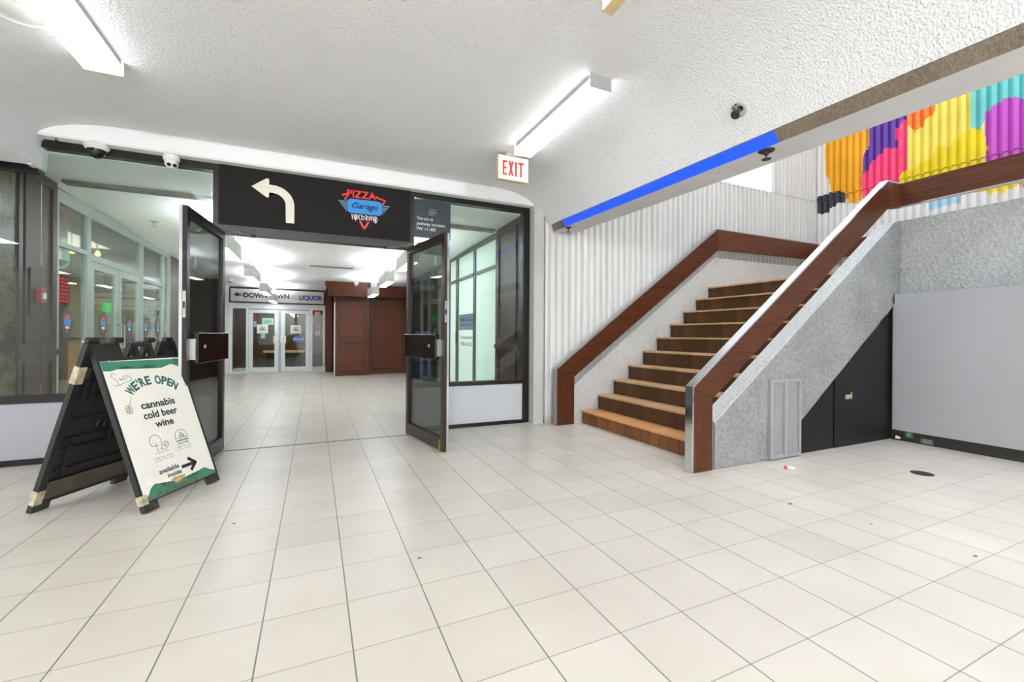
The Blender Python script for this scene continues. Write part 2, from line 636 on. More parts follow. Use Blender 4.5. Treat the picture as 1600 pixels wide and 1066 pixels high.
# lobby enclosure behind and beside the camera
o = MB().box(-6.5, 8.3, -6.2, -6.0, 0, 5.5).build('wall_front', 'wall_white'); struct(o)
o = MB().box(-6.7, -6.5, -6, 5.05, 0, 3.2).build('wall_left', 'wall_white'); struct(o)

# ------------------------------------------------ stairwell walls of ribbed steel
PITCH = 0.0985
RIB = [(0.0, 0.0), (0.020, 0.0), (0.042, 0.048), (0.0865, 0.048)]
RIBM = [(0.0, 0.0), (0.046, 0.0), (0.058, 0.045), (0.0865, 0.045)]      # front flat, slope, back flat, slope
def rib_line(a, b, phase=0.0, RB=RIB):
    pts = []
    s = math.floor((a - phase) / PITCH) * PITCH + phase
    while s < b:
        for u, d in RB:
            t = s + u
            if a <= t <= b:
                pts.append((t, d))
        s += PITCH
    return pts
def rib_sheet_x(x0, x1, yface, z0, z1, mat, name, phase):
    mb = MB()
    L = [(x, yface + d) for x, d in rib_line(x0, x1, phase)]
    lo = [mb.bm.verts.new((x, y, z0)) for x, y in L]
    hi = [mb.bm.verts.new((x, y, z1)) for x, y in L]
    b0 = [mb.bm.verts.new((L[0][0], yface + 0.06, z0)), mb.bm.verts.new((L[-1][0], yface + 0.06, z0))]
    b1 = [mb.bm.verts.new((L[0][0], yface + 0.06, z1)), mb.bm.verts.new((L[-1][0], yface + 0.06, z1))]
    for i in range(len(L) - 1):
        mb.bm.faces.new((lo[i], lo[i + 1], hi[i + 1], hi[i]))
    mb.bm.faces.new((b0[1], b0[0], b1[0], b1[1]))
    mb.bm.faces.new(lo[::-1] + b0)
    mb.bm.faces.new(hi + [b1[1], b1[0]])
    return mb.build(name, mat)
# stained steel: dirt low down and brown water marks high near the beam
k = NT('ribbed_steel')
v = k.coord()
tc = k.n('ShaderNodeTexCoord'); sp = k.n('ShaderNodeSeparateXYZ'); k.l(tc.outputs['Object'], sp.inputs[0])
streak = k.noise(k.coord((9, 9, 0.5)), 2.0, 5)
base = k.ramp(streak, [(0.3, lin((204, 202, 198))), (0.7, lin((222, 221, 218)))])
low = k.math('MULTIPLY', k.math('SUBTRACT', 1.0, k.math('MULTIPLY', sp.outputs[2], 9.0)), streak)
lowc = k.n('ShaderNodeClamp'); k.l(low, lowc.inputs[0])
c = k.mix(lowc.outputs[0], base, lin((150, 118, 70)))
spot = k.noise(v, 34, 2)
c = k.mix(k.math('GREATER_THAN', spot, 0.76), c, lin((150, 146, 140)))
k.color(c); k.rough(0.5, 0, 0.35)
o = rib_sheet_x(2.616, 8.12, 4.785, 0, 3.51, 'ribbed_steel', 'wall_back', 2.906); struct(o)
o = rib_sheet_x(6.93, 8.12, 4.772, 3.515, 6.0, 'ribbed_steel', 'wall_back.001', 2.906); struct(o)
o = MB().box(2.70, 6.93, 4.80, 4.86, 3.515, 6.0).build('wall_back.002', 'wall_white'); struct(o)
o = MB().box(2.482, 2.615, 4.80, 5.1, 0, 2.75).build('wall_back.003', 'concrete_white'); struct(o)

o = MB().box(8.062, 8.16, 4.765, 4.88, 1.8, 6.0).build('trim_16', 'steel_white'); struct(o)
# mural wall: paint regions on the ribbed steel, in wall metres (distance along the wall, height)
PAINT = [
 ((244, 176, 40), [(4.61, 4.79), (4.62, 3.95), (4.5, 3.6), (4.32, 3.5), (4.22, 3.31), (4.13, 3.28), (4.07, 3.49), (4.08, 3.68), (4.06, 3.76), (4.05, 4.03), (3.98, 4.21), (3.96, 4.47), (3.96, 5.2), (4.5, 5.2)]),
 ((104, 60, 164), [(3.96, 5.2), (3.97, 4.2), (4.05, 4.03), (4.06, 3.76), (3.99, 3.82), (3.9, 3.95), (3.8, 3.99), (3.78, 4.05), (3.62, 4.02), (3.59, 4.24), (3.49, 4.3), (3.48, 5.2)]),
 ((248, 226, 96), [(3.48, 5.2), (3.47, 3.64), (3.59, 3.54), (3.59, 3.45), (2.64, 3.45), (2.63, 4.3), (2.6, 5.2)]),
 ((240, 216, 20), [(3.47, 3.64), (3.59, 3.54), (3.59, 3.40), (2.64, 3.40), (2.64, 3.89), (2.76, 3.95), (2.87, 3.92), (3.01, 3.8), (3.12, 3.83), (3.23, 3.67)]),
 ((255, 76, 130), [(4.09, 3.69), (4.08, 3.48), (4.07, 3.35), (3.88, 3.40), (3.6, 3.43), (3.59, 3.54), (3.47, 3.64), (3.48, 4.41), (3.62, 4.32), (3.62, 4.02), (3.78, 4.05), (3.8, 3.99), (3.9, 3.95), (3.99, 3.82), (4.06, 3.76)]),
 ((252, 132, 40), [(3.49, 5.2), (3.48, 4.33), (3.4, 4.18), (3.31, 4.2), (3.22, 4.31), (3.17, 4.38), (3.1, 5.2)]),
 ((112, 206, 200), [(2.82, 5.2), (2.79, 4.2), (2.77, 3.97), (2.69, 3.91), (2.64, 3.98), (2.63, 4.07), (2.52, 4.19), (2.3, 4.13), (0, 4.2), (0, 5.2)]),
 ((204, 84, 200), [(2.65, 4.07), (2.64, 3.43), (2.3, 3.38), (1.6, 3.42), (1.4, 4.15), (2.3, 4.13), (2.52, 4.19), (2.63, 4.09)]),
 ((244, 222, 40), [(2.75, 3.08), (2.72, 3.05), (2.64, 3.06), (2.6, 3.0), (2.52, 3.04), (2.5, 2.94), (2.45, 3.04), (2.41, 2.99), (2.33, 3.05), (2.33, 3.36), (2.75, 3.36)]),
 ((236, 90, 120), [(2.32, 3.01), (1.8, 3.0), (1.8, 3.30), (2.32, 3.25)]),
 ((176, 216, 238), [(3.23, 2.96), (3.02, 2.98), (2.89, 2.98), (2.89, 3.12), (3.23, 3.13)]),
 ((66, 70, 78), [(4.80, 3.26), (4.60, 3.28), (4.47, 3.37), (4.3, 3.37), (4.31, 3.54), (4.52, 3.62), (4.80, 3.57)]),
]
def inside(p, poly):
    x, y = p; c = False; n = len(poly)
    for i in range(n):
        x1, y1 = poly[i]; x2, y2 = poly[(i + 1) % n]
        if (y1 > y) != (y2 > y) and x < (x2 - x1) * (y - y1) / (y2 - y1) + x1:
            c = not c
    return c
from mathutils import noise as mnoise
def mural_color(y, z, dz=0.0):
    yy = y + 0.03 * mnoise.noise(Vector((y * 6, z * 4, 1)))
    zz = z + 0.05 * mnoise.noise(Vector((y * 9, z * 2, 7)))
    col = (224, 222, 219)
    for c, poly in PAINT:
        if inside((yy, zz), poly):
            col = c
            f = 1 + 0.06 * mnoise.noise(Vector((y * 4, z * 2.5, 3)))
            col = tuple(min(255, v * f * 0.93) for v in col)
    return lin(col)
def mural_sheet(xface, y0, y1, z0, z1, name, dz, fine):
    bm = bmesh.new()
    L = rib_line(y0, y1, 4.605 - 47 * PITCH, RIBM)
    L = [(y, xface + d) for y, d in L]
    Ls = []
    for (a, b) in zip(L[:-1], L[1:]):
        Ls.append(a)
        if abs(a[1] - b[1]) < 1e-6 and fine:
            for q in (0.25, 0.5, 0.75):
                Ls.append((a[0] + (b[0] - a[0]) * q, a[1]))
    Ls.append(L[-1])
    nz = max(1, int((z1 - z0) / dz))
    grid = [[bm.verts.new((x, y, z0 + (z1 - z0) * j / nz)) for (y, x) in Ls] for j in range(nz + 1)]
    lay = bm.loops.layers.float_color.new('paint')
    for j in range(nz):
        for i in range(len(Ls) - 1):
            f = bm.faces.new((grid[j][i], grid[j + 1][i], grid[j + 1][i + 1], grid[j][i + 1]))
            c = f.calc_center_median()
            cc = mural_color(c.y, c.z)
            for lp in f.loops:
                lp[lay] = cc
    bk = [bm.verts.new((xface + 0.06, Ls[0][0], z0)), bm.verts.new((xface + 0.06, Ls[-1][0], z0)),
          bm.verts.new((xface + 0.06, Ls[-1][0], z1)), bm.verts.new((xface + 0.06, Ls[0][0], z1))]
    extra = [bm.faces.new(bk), bm.faces.new(grid[0][:] + [bk[1], bk[0]]), bm.faces.new(grid[-1][::-1] + [bk[3], bk[2]])]
    for f in extra:
        for lp in f.loops:
            lp[lay] = lin((120, 116, 110))
    bmesh.ops.recalc_face_normals(bm, faces=list(bm.faces))
    me = bpy.data.meshes.new(name)
    bm.to_mesh(me); bm.free()
    return struct(link(name, me, 'mural_paint'))
mural_sheet(8.085, 1.2, 4.79, 1.83, 3.512, 'wall_right', 0.02, True)
mural_sheet(8.068, 1.2, 4.79, 3.512, 5.2, 'wall_right.001', 0.02, True)
o = MB().box(8.07, 8.15, -6, 1.2, 1.83, 6).build('wall_right.002', 'steel_white'); struct(o)

# =================================================================== STAIRCASE
X0, RUN, Z0, RISE = 3.093, 0.2457, 0.16, 0.186
st = thing('staircase', 'brown tiled staircase climbing beside the white ribbed steel wall', 'stairs', (3.1, 3.7, 0))
for i in range(10):
    xf = X0 + RUN * i; zt = Z0 + RISE * i
    xb = xf + RUN if i < 9 else 8.06
    zb = 0.0 if i == 0 else zt - RISE
    low = i == 0
    y0 = 2.73 if i < 9 else -5.9
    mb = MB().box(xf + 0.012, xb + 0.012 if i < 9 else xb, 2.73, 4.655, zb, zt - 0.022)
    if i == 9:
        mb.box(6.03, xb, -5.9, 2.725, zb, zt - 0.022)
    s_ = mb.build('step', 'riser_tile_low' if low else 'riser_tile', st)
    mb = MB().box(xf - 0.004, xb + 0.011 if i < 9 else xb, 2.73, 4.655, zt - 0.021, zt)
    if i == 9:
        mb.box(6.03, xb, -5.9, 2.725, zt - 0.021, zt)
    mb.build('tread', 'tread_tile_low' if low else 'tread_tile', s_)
# wall-side curb, running on along the landing and round the mural wall
mb = MB()
xz_prism(mb, [(2.95, 0), (2.95, 0.455), (5.45, 2.285), (8.06, 2.30), (8.06, 0)], 4.66, 4.78)
mb.build('stringer', 'concrete_white', st)
mb = MB().box(7.96, 8.06, -5.9, 4.655, 1.835, 2.30)
mb.build('curb', 'concrete_white', st)
# open-side parapet, sloping, with rough lower edge
rnd = random.Random(3)
lower = []
for i in range(25):
    t = i / 24
    lower.append((5.74 - (5.74 - 4.13) * t + rnd.uniform(-.007, .007), 1.462 - (1.462 - 0.30) * t + rnd.uniform(-.007, .007)))
pts = [(3.025, 0.004), (3.025, 0.385), (5.735, 2.355), (5.86, 2.388), (5.86, 1.50)] + lower + [(4.118, 0.27), (4.10, 0.05), (3.82, 0.045), (3.73, 0.004)]
mb = MB()
xz_prism(mb, pts, 2.575, 2.725)
mb.build('parapet', 'concrete', st)
# paler top surface of the parapet
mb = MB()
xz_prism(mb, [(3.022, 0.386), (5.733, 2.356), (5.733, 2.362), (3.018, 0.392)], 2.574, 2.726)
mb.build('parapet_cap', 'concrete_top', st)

# parapet of the upper floor
o = MB().box(5.868, 6.02, -5.9, 2.72, 1.40, 2.388).build('wall_stair', concrete('concrete_lit', (178, 178, 177), (204, 204, 203))); struct(o)  # paler copy of the concrete, missing light put into its colour
# grey metal lining panel and black base below it
pn = thing('lining_panel', 'large smooth grey metal panel below the rough concrete parapet', 'panel', (5.73, 0, 0.1))
MB().box(5.70, 5.866, -5.9, 2.555, 0.112, 1.575).build('sheet', 'panel_grey', pn)
MB().box(5.705, 5.866, 2.556, 2.572, 0.112, 1.47).build('edge_sheet', 'panel_grey', pn)
o = MB().box(5.735, 5.866, -5.9, 2.57, 0, 0.111).build('baseboard_right', 'base_black'); struct(o)
bx = thing('socket_box', 'small green socket box on the black base under the grey panel', 'box', (5.73, 2.44, 0.05))
MB().box(5.722, 5.736, 2.405, 2.465, 0.045, 0.108).build('cover', plain('sock_green', (66, 104, 84), 0.5), bx)
MB().box(5.717, 5.723, 2.425, 2.445, 0.065, 0.09).build('socket', 'ink_grey', bx)
bx = thing('cable_plug', 'white cable plug lying in the corner below the grey panel', 'plug', (5.69, 2.53, 0.0))
MB().cyl((5.70, 2.535, 0.035), (5.70, 2.50, 0.03), 0.016, 0.012).build('plug_body', 'white_plastic', bx, smooth=True)
MB().tube([(5.70, 2.535, 0.035), (5.72, 2.555, 0.02), (5.725, 2.56, 0.004)], 0.004).build('cord', 'plastic_black', bx)
bx = thing('floor_vent_label', 'pale printed sticker on the black base near the stair corner', 'sticker', (5.734, 2.30, 0.03))
MB().box(5.733, 5.7355, 2.24, 2.34, 0.012, 0.062).build('paper', plain('label_grey', (96, 92, 88), 0.6), bx)
mb = MB()
for i in range(3):
    mb.box(5.7322, 5.7332, 2.25, 2.325, 0.02 + 0.014 * i, 0.026 + 0.014 * i)
mb.build('print_lines', 'ink_grey', bx)

# black doors under the stair
dn = thing('understair_panel', 'fixed black panel beside the perforated vent under the stair', 'panel', (4.4, 2.63, 0))
mb = MB()
xz_prism(mb, [(4.125, 0.004), (4.125, 0.276), (4.14, 0.294), (4.692, 0.693), (4.692, 0.004)], 2.60, 2.64)
mb.build('leaf', 'panel_black', dn)
o = MB().box(4.2, 5.86, 2.7255, 2.7295, 0, 0.9).build('understair_light_block', 'base_black'); struct(o)  # unseen black sheet added to stop light leaking through behind the doors
o = MB().box(5.734, 5.866, 2.573, 2.60, 0, 1.46).build('trim_17', 'base_black'); struct(o)
dn = thing('understair_door', 'black sloping cupboard door with a steel latch under the stair', 'cupboard door', (5.2, 2.63, 0))
mb = MB()
xz_prism(mb, [(4.708, 0.004), (4.708, 0.705), (5.732, 1.445), (5.732, 0.004)], 2.596, 2.636)
mb.build('leaf', 'panel_black', dn)
la = MB().box(4.885, 4.965, 2.586, 2.597, 0.478, 0.524).build('latch', 'latch_steel', dn, bevel=0.002)
MB().cyl((4.95, 2.597, 0.50), (4.95, 2.574, 0.50), 0.024, 0.02).build('lock_cylinder', 'latch_steel', la, smooth=True)
MB().box(4.943, 4.955, 2.568, 2.578, 0.50, 0.552).build('hasp', 'latch_steel', la)

# perforated vent
vg = thing('vent_grille', 'grey two-bay perforated metal vent on the concrete stair side', 'vent', (3.9, 2.57, 0.01))
mb = MB()
a, b, c, d = 3.684, 4.113, 0.012, 0.722
fw = 0.03
for bxs in ((a, a + fw, c, d), (b - fw, b, c, d), (a + fw, b - fw, c, c + fw), (a + fw, b - fw, d - fw, d), ((a + b) / 2 - 0.022, (a + b) / 2 + 0.022, c + fw, d - fw)):
    mb.box(bxs[0], bxs[1], 2.548, 2.5735, bxs[2], bxs[3])
mb.build('frame', 'vent_grey', vg)
MB().box(a + fw, (a + b) / 2 - 0.022, 2.566, 2.5732, c + fw, d - fw).build('mesh_sheet', 'perforated', vg)
MB().box((a + b) / 2 + 0.022, b - fw, 2.566, 2.5732, c + fw, d - fw).build('mesh_sheet', 'perforated', vg)

# =================================================================== HANDRAILS
def rail_part(name, mat, pts, y0, y1, parent):
    mb = MB(); xz_prism(mb, pts, y0, y1)
    return mb.build(name, mat, parent)
hr = thing('stair_handrail', 'wood-faced handrail with chrome edge on the open side of the stair', 'handrail', (2.87, 2.6, 0))
y0, y1 = 2.566, 2.64
rail_part('post', 'wood_rail_post', [(2.775, 0.003), (2.775, 0.690), (2.985, 0.590), (2.985, 0.003)], y0, y1, hr)
rail_part('incline', 'wood_rail', [(2.776, 0.6905), (5.585, 2.777), (5.605, 2.50), (2.986, 0.5905)], y0, y1, hr)
rail_part('end_piece', 'wood_rail_flat', [(5.586, 2.777), (5.84, 2.787), (5.84, 2.53), (5.606, 2.50)], y0, y1, hr)
mb = MB()
xz_prism(mb, [(2.762, 0.003), (2.762, 0.697), (2.7745, 0.691), (2.7745, 0.003)], y0 - .001, y1 + .001)
xz_prism(mb, [(2.762, 0.697), (5.580, 2.792), (5.585, 2.778), (2.775, 0.691)], y0 - .001, y1 + .001)
xz_prism(mb, [(5.580, 2.792), (5.84, 2.802), (5.84, 2.788), (5.585, 2.778)], y0 - .001, y1 + .001)
mb.build('chrome_edge', 'chrome', hr)
mb = MB().box(2.987, 3.022, 2.585, 2.62, 0.004, 0.40)
br = mb.build('wall_bracket', 'steel', hr)
for z in (0.05, 0.20, 0.36):
    MB().cyl((3.005, 2.5845, z), (3.005, 2.579, z), 0.006, seg=10).build('screw', 'steel', br)
hr = thing('landing_handrail', 'wood-faced handrail above the concrete parapet in front of the mural', 'handrail', (5.88, 0, 2.4))
MB().box(5.842, 5.91, -5.9, 2.64, 2.552, 2.795).build('rail', 'wood_rail_flat', hr)
MB().box(5.842, 5.91, -5.9, 2.641, 2.540, 2.551).build('chrome_edge', 'chrome', hr)
for y in (2.385, 0.9, -0.6, -2.1):
    MB().box(5.86, 5.885, y - 0.013, y + 0.013, 2.389, 2.5395).build('post', 'alu_white', hr)
hr = thing('ribbed_wall_handrail', 'wood-faced handrail along the white ribbed steel wall', 'handrail', (2.82, 4.65, 0))
y0, y1 = 4.60, 4.659
rail_part('post', 'wood_rail_post', [(2.705, 0.003), (2.705, 0.69), (2.95, 0.592), (2.95, 0.003)], y0, y1, hr)
rail_part('incline', 'wood_rail', [(2.706, 0.6905), (5.43, 2.69), (5.465, 2.40), (2.951, 0.5925)], y0, y1, hr)
rail_part('landing_rail', 'wood_rail_flat', [(5.431, 2.69), (7.88, 2.69), (7.82, 2.43), (5.466, 2.40)], y0, y1, hr)
MB().box(7.88, 7.945, -5.9, 4.655, 2.43, 2.69).build('mural_rail', 'wood_rail_flat', hr)
mb = MB()
xz_prism(mb, [(2.692, 0.003), (2.692, 0.695), (2.7045, 0.6905), (2.7045, 0.003)], y0 - .001, y1 + .001)
xz_prism(mb, [(2.692, 0.696), (5.425, 2.704), (5.43, 2.691), (2.705, 0.691)], y0 - .001, y1 + .001)
xz_prism(mb, [(5.426, 2.704), (7.94, 2.704), (7.88, 2.691), (5.431, 2.691)], y0 - .001, y1 + .001)
mb.build('steel_edge', 'steel', hr)

# =================================================================== STOREFRONT
FY0, FY1 = 4.93, 5.03
wl = sempty('window_1', (-1.9, YS, 0))
mb = MB()
mb.box(-3.6, -2.105, FY0, FY1, 2.44, 2.47)
mb.box(-2.10, -0.888, FY0, FY1, 2.655, 2.72)
mb.box(-3.6, -0.888, FY0, FY1, 0.512, 0.578)
mb.box(-3.6, -0.888, FY0, FY1, 0.0, 0.05)
mb.box(-0.888, -0.842, FY0, FY1, 0.0, 2.72)
mb.build('frame', 'frame_black', wl)
MB().box(-3.6, -0.889, 4.945, 4.96, 0.05, 0.511).build('lower_panel', plain('panel_light_shaded', (158, 159, 165), 0.45, 0.1, var=0.02, scale=2), wl)  # darker copy of the other panel's metal, shade put into the colour
MB().box(-3.6, -2.106, 4.975, 4.981, 0.579, 2.439).build('pane', MAT_GLASS, wl)
MB().box(-2.105, -0.889, 4.975, 4.981, 0.579, 2.654).build('pane', MAT_GLASS, wl)
wr = sempty('window_2', (1.7, YS, 0))
mb = MB()
mb.box(0.971, 1.018, FY0, FY1, 0.0, 2.72)
mb.box(1.018, 2.482, FY0, FY1, 2.66, 2.72)
mb.box(2.395, 2.482, FY0, FY1, 0.0, 2.66)
mb.box(1.018, 2.395, FY0, FY1, 0.498, 0.546)
mb.box(1.018, 2.395, FY0, FY1, 0.0, 0.045)
mb.build('frame', 'frame_black', wr)
MB().box(1.018, 2.395, 4.945, 4.96, 0.045, 0.498).build('lower_panel', 'panel_light', wr)
MB().box(1.018, 2.395, 4.975, 4.981, 0.546, 2.66).build('pane', MAT_GLASS, wr)
# transom bar and threshold
o = MB().box(-0.842, 0.971, FY0 - 0.005, FY1, 2.068, 2.150).build('trim_5', 'frame_black'); struct(o)
o = MB().box(-0.842, 0.971, 4.80, 4.83, 0.0003, 0.003).build('trim_6', 'threshold'); struct(o)

# overhead sign
sg = thing('overhead_sign', 'black sign with a cream turn arrow and a pizza logo above the open doors', 'sign', (0.06, YS, 2.15))
MB().box(-0.841, 0.970, 4.915, 5.02, 2.151, 2.719).build('board', 'sign_black', sg)
MF = front(0, 4.9148, 0)
mb = MB()
shaft_out = [(-0.42, 2.583), (-0.385, 2.582)] + [(-0.385 + 0.19 * math.sin(R(a)), 2.392 + 0.19 * math.cos(R(a))) for a in range(10, 91, 10)] + [(-0.195, 2.222)]
shaft_in = [(-0.271, 2.219)] + [(-0.385 + 0.112 * math.sin(R(a)), 2.392 + 0.112 * math.cos(R(a))) for a in range(90, 9, -10)] + [(-0.385, 2.504), (-0.42, 2.504)]
arrow = [(-0.571, 2.545), (-0.443, 2.641), (-0.428, 2.641), (-0.42, 2.632)] + shaft_out + shaft_in + [(-0.42, 2.462), (-0.43, 2.452), (-0.443, 2.455)]
mb.prism(arrow, MF, 0.002)
mb.build('turn_arrow', 'sign_cream', sg)
lg = MB().prism([(0.335, 2.548), (0.63, 2.552), (0.664, 2.53), (0.662, 2.42), (0.635, 2.398), (0.335, 2.398), (0.308, 2.418), (0.308, 2.528)], MF, 0.0015).build('pizza_logo', 'logo_blue', sg)
ML = front(0, 4.9130, 0)
text('garage_lettering', 'Garage', front(0.487, 4.9128, 2.452), 0.062, 'logo_navy', lg, width=0.27, shear=0.35, bold=0.012)
text('pizza_lettering', 'PIZZA', front(0.452, 4.9146, 2.566), 0.076, 'ink_red', lg, width=0.30, bold=0.03)
mb = MB()
MB().ribbon([(0.262, 2.577), (0.315, 2.597), (0.300, 2.565), (0.285, 2.535)], MF, 0.018, 0.0015).build('red_bolt', 'ink_red', lg)
MB().ribbon([(0.60, 2.60), (0.638, 2.583), (0.695, 2.572), (0.672, 2.532)], MF, 0.018, 0.0015).build('red_bolt', 'ink_red', lg)
mb.ribbon([(0.437, 2.315), (0.479, 2.240), (0.521, 2.315)], MF, 0.020, 0.0015)
mb.build('red_tip', 'ink_red', lg)
mb = MB(); mb2 = MB()
for i in range(5):
    z = 2.516 - 0.023 * i
    e = 0.018 * i
    mb.prism([(0.214 + e, z), (0.305, z), (0.305, z - 0.012), (0.226 + e, z - 0.012)], MF, 0.0015)
    mb2.prism([(0.667, z), (0.748 - e, z), (0.738 - e, z - 0.012), (0.667, z - 0.012)], MF, 0.0015)
mb.build('wing', 'wing_blue', lg)
mb2.build('wing', 'wing_blue', lg)
mb = MB()
us = [[(0, 1), (.1, 0), (.25, 1)], [(0, 0), (0, 1), (.3, -.3), (.3, 1)], [(0, 0), (0, 1), (.3, .5), (0, 0)], [(.3, 1), (0, 1), (0, 0), (.3, 0)], [(0, 0), (0, 1), (.3, .7), (0, .5), (.3, -.2)],
      [(.3, 1), (0, .6), (.1, 0), (.3, .4)], [(0, -.2), (0, 1), (.3, .7), (0, .5), (.3, 0)], [(.15, 1), (0, .5), (.15, 0), (.3, .5), (.15, 1)], [(0, 1), (.1, 0), (.25, 1)], [(0, 0), (0, 1), (.3, -.4), (.3, 1)], [(0, -.3), (0, 1), (.3, .5), (0, -.3)]]
for i, s_ in enumerate(us):
    q = abs(i - 5) / 5
    x = 0.352 + i * 0.0247
    zt_ = 2.386
    h = 0.045 + 0.012 * q
    mb.ribbon([(x + p[0] * 0.055, zt_ - h + p[1] * h) for p in s_], MF, 0.006, 0.0015)
mb.build('underground_lettering', 'paper_white', lg)

# poster and notice on the glass
ps = thing('pedway_poster', 'dark navy pedway location poster at the top of the glass', 'poster', (1.24, 4.974, 2.2))
MB().box(1.022, 1.452, 4.969, 4.9745, 2.22, 2.645).build('sheet', 'poster_navy', ps)
PM = lambda x, z: front(x, 4.9688, z)
text('lettering', 'You are at', PM(1.055, 2.425), 0.036, 'paper_white', ps, align='LEFT', width=0.19)
text('lettering', 'pedway location', PM(1.055, 2.365), 0.036, 'paper_white', ps, align='LEFT', width=0.335)
text('lettering', 'PW 11-409', PM(1.055, 2.305), 0.036, 'paper_white', ps, align='LEFT', width=0.22)
for i, s_ in enumerate(('In case of', 'emergency', 'call 911')):
    text('small_lettering', s_, PM(1.195, 2.545 - 0.028 * i), 0.015, 'pale_green_paper', ps, align='LEFT')
ps = thing('littering_notice', 'royal blue no littering notice low on the glass behind the open door', 'notice', (1.14, 4.974, 0.6))
MB().box(1.024, 1.244, 4.969, 4.9745, 0.612, 1.183).build('sheet', 'sign_royal', ps)
text('lettering', 'NO', PM(1.134, 1.06), 0.085, 'paper_white', ps, width=0.17, bold=0.03)
text('lettering', 'LITTERING', PM(1.134, 0.805), 0.042, 'paper_white', ps, width=0.19, bold=0.01)
mb = MB()
for i, w in enumerate((0.19, 0.14, 0.18, 0.16)):
    mb.box(1.134 - w / 2, 1.134 + w / 2, 4.9680, 4.9689, 0.755 - 0.022 * i, 0.760 - 0.022 * i)
mb.build('small_print', 'ink_grey', ps)

# ------------------------------------------------ open glass doors
def leaf(name, hinge, free, side):
    """side: +1 when the corridor face looks to +X"""
    h = Vector((hinge[0], hinge[1], 0)); f = Vector((free[0], free[1], 0))
    d = (f - h); Lw = d.length; d.normalize()
    nrm = Vector((-d.y, d.x, 0))
    if nrm.x * side < 0:
        nrm = -nrm
    M = Matrix(((d.x, nrm.x, 0, h.x), (d.y, nrm.y, 0, h.y), (0, 0, 1, 0), (0, 0, 0, 1)))
    root = sempty(name, (h.x, h.y, 0))
    t = 0.0225
    mb = MB()
    mb.obox(M, 0, 0.055, -t, t, 0.012, 2.06)
    mb.obox(M, Lw - 0.06, Lw, -t, t, 0.012, 2.06)
    mb.obox(M, 0.055, Lw - 0.06, -t, t, 0.012, 0.13)
    mb.obox(M, 0.055, Lw - 0.06, -t, t, 1.99, 2.06)
    fr = mb.build('frame', 'frame_bronze' if side < 0 else 'frame_black', root)
    mb = MB()
    for z in (0.25, 0.55, 0.8, 1.25, 1.45, 1.7, 1.9):
        mb.obox(M, Lw - 0.052, Lw - 0.046, t, t + 0.002, z, z + 0.006)
    mb.build('screw', 'steel', fr)
    MB().obox(M, 0.055, Lw - 0.06, -0.003, 0.003, 0.13, 1.99).build('pane', MAT_GLASS_CLEAR, root)
    MB().obox(M, Lw + 0.0005, Lw + 0.006, -t - 0.004, -t + 0.016, 0.012, 2.055).build('edge_strip', 'chrome', root)
    mb = MB()
    mb.obox(M, Lw, Lw + 0.003, -0.004, 0.016, 1.22, 1.42)
    lp = mb.build('lock_plate', 'steel', root)
    MB().obox(M, Lw + 0.003, Lw + 0.010, 0.0, 0.012, 1.29, 1.34).build('latch_bolt', 'frame_black', lp)
    bar = MB().obox(M, 0.08, Lw - 0.08, t + 0.012, t + 0.052, 0.868, 1.108).build('push_bar', 'bar_brown', root, bevel=0.004)
    MB().obox(M, Lw - 0.079, Lw - 0.05, t, t + 0.04, 0.90, 1.06).build('end_bracket', 'steel', bar)
    MB().obox(M, 0.05, 0.079, t, t + 0.04, 0.90, 1.06).build('end_bracket', 'steel', bar)
    MB().obox(M, Lw - 0.24, Lw - 0.205, t + 0.0521, t + 0.055, 0.985, 1.012).build('key_cylinder', 'latch_steel', bar)
    # closer arm
    p0 = M @ Vector((0.36, 0.0, 2.066))
    p1 = Vector((h.x + side * 0.24, 4.922, 2.06))
    mid = p0.lerp(p1, 0.62)
    am = MB().tube([p0, mid], 0.007).build('closer_arm', 'steel', root)
    MB().tube([mid, p1], 0.010).build('closer_link', 'steel', am)
    MB().cyl(p1 + Vector((0, 0, -0.012)), p1 + Vector((0, 0, 0.014)), 0.024).build('closer_pivot', 'frame_black', am)
    MB().cyl(p0 + Vector((0, 0, -0.008)), p0 + Vector((0, 0, 0.01)), 0.016).build('closer_shoe', 'steel', am)
    return root, M, Lw
rr_, MR, LR = leaf('door_1', (0.948, 4.88), (1.118, 3.945), -1)
MB().obox(MR, LR - 0.075, LR - 0.055, 0.024, 0.034, 0.03, 0.115).obox(MR, LR - 0.075, LR - 0.055, 0.024, 0.05, 0.004, 0.03).build('door_holder', 'brass', rr_)
leaf('door_2', (-0.80, 4.88), (-0.893, 3.955), 1)

# =================================================================== CORRIDOR
def zc(y):
    return 2.65 - 0.025 * (y - 5.0)
mb = MB()
yz_prism(mb, [(5.03, zc(5.03)), (14.2, zc(14.2)), (14.2, 3.0), (5.03, 3.0)], -2.45, 2.45)
o = mb.build('ceiling.001', 'wall_white'); struct(o)
o = MB().box(-2.3, 2.36, 5.78, 5.90, 2.60, 2.632).build('trim_7', plain('grille_track', (120, 112, 104), 0.5, 0.4)); struct(o)

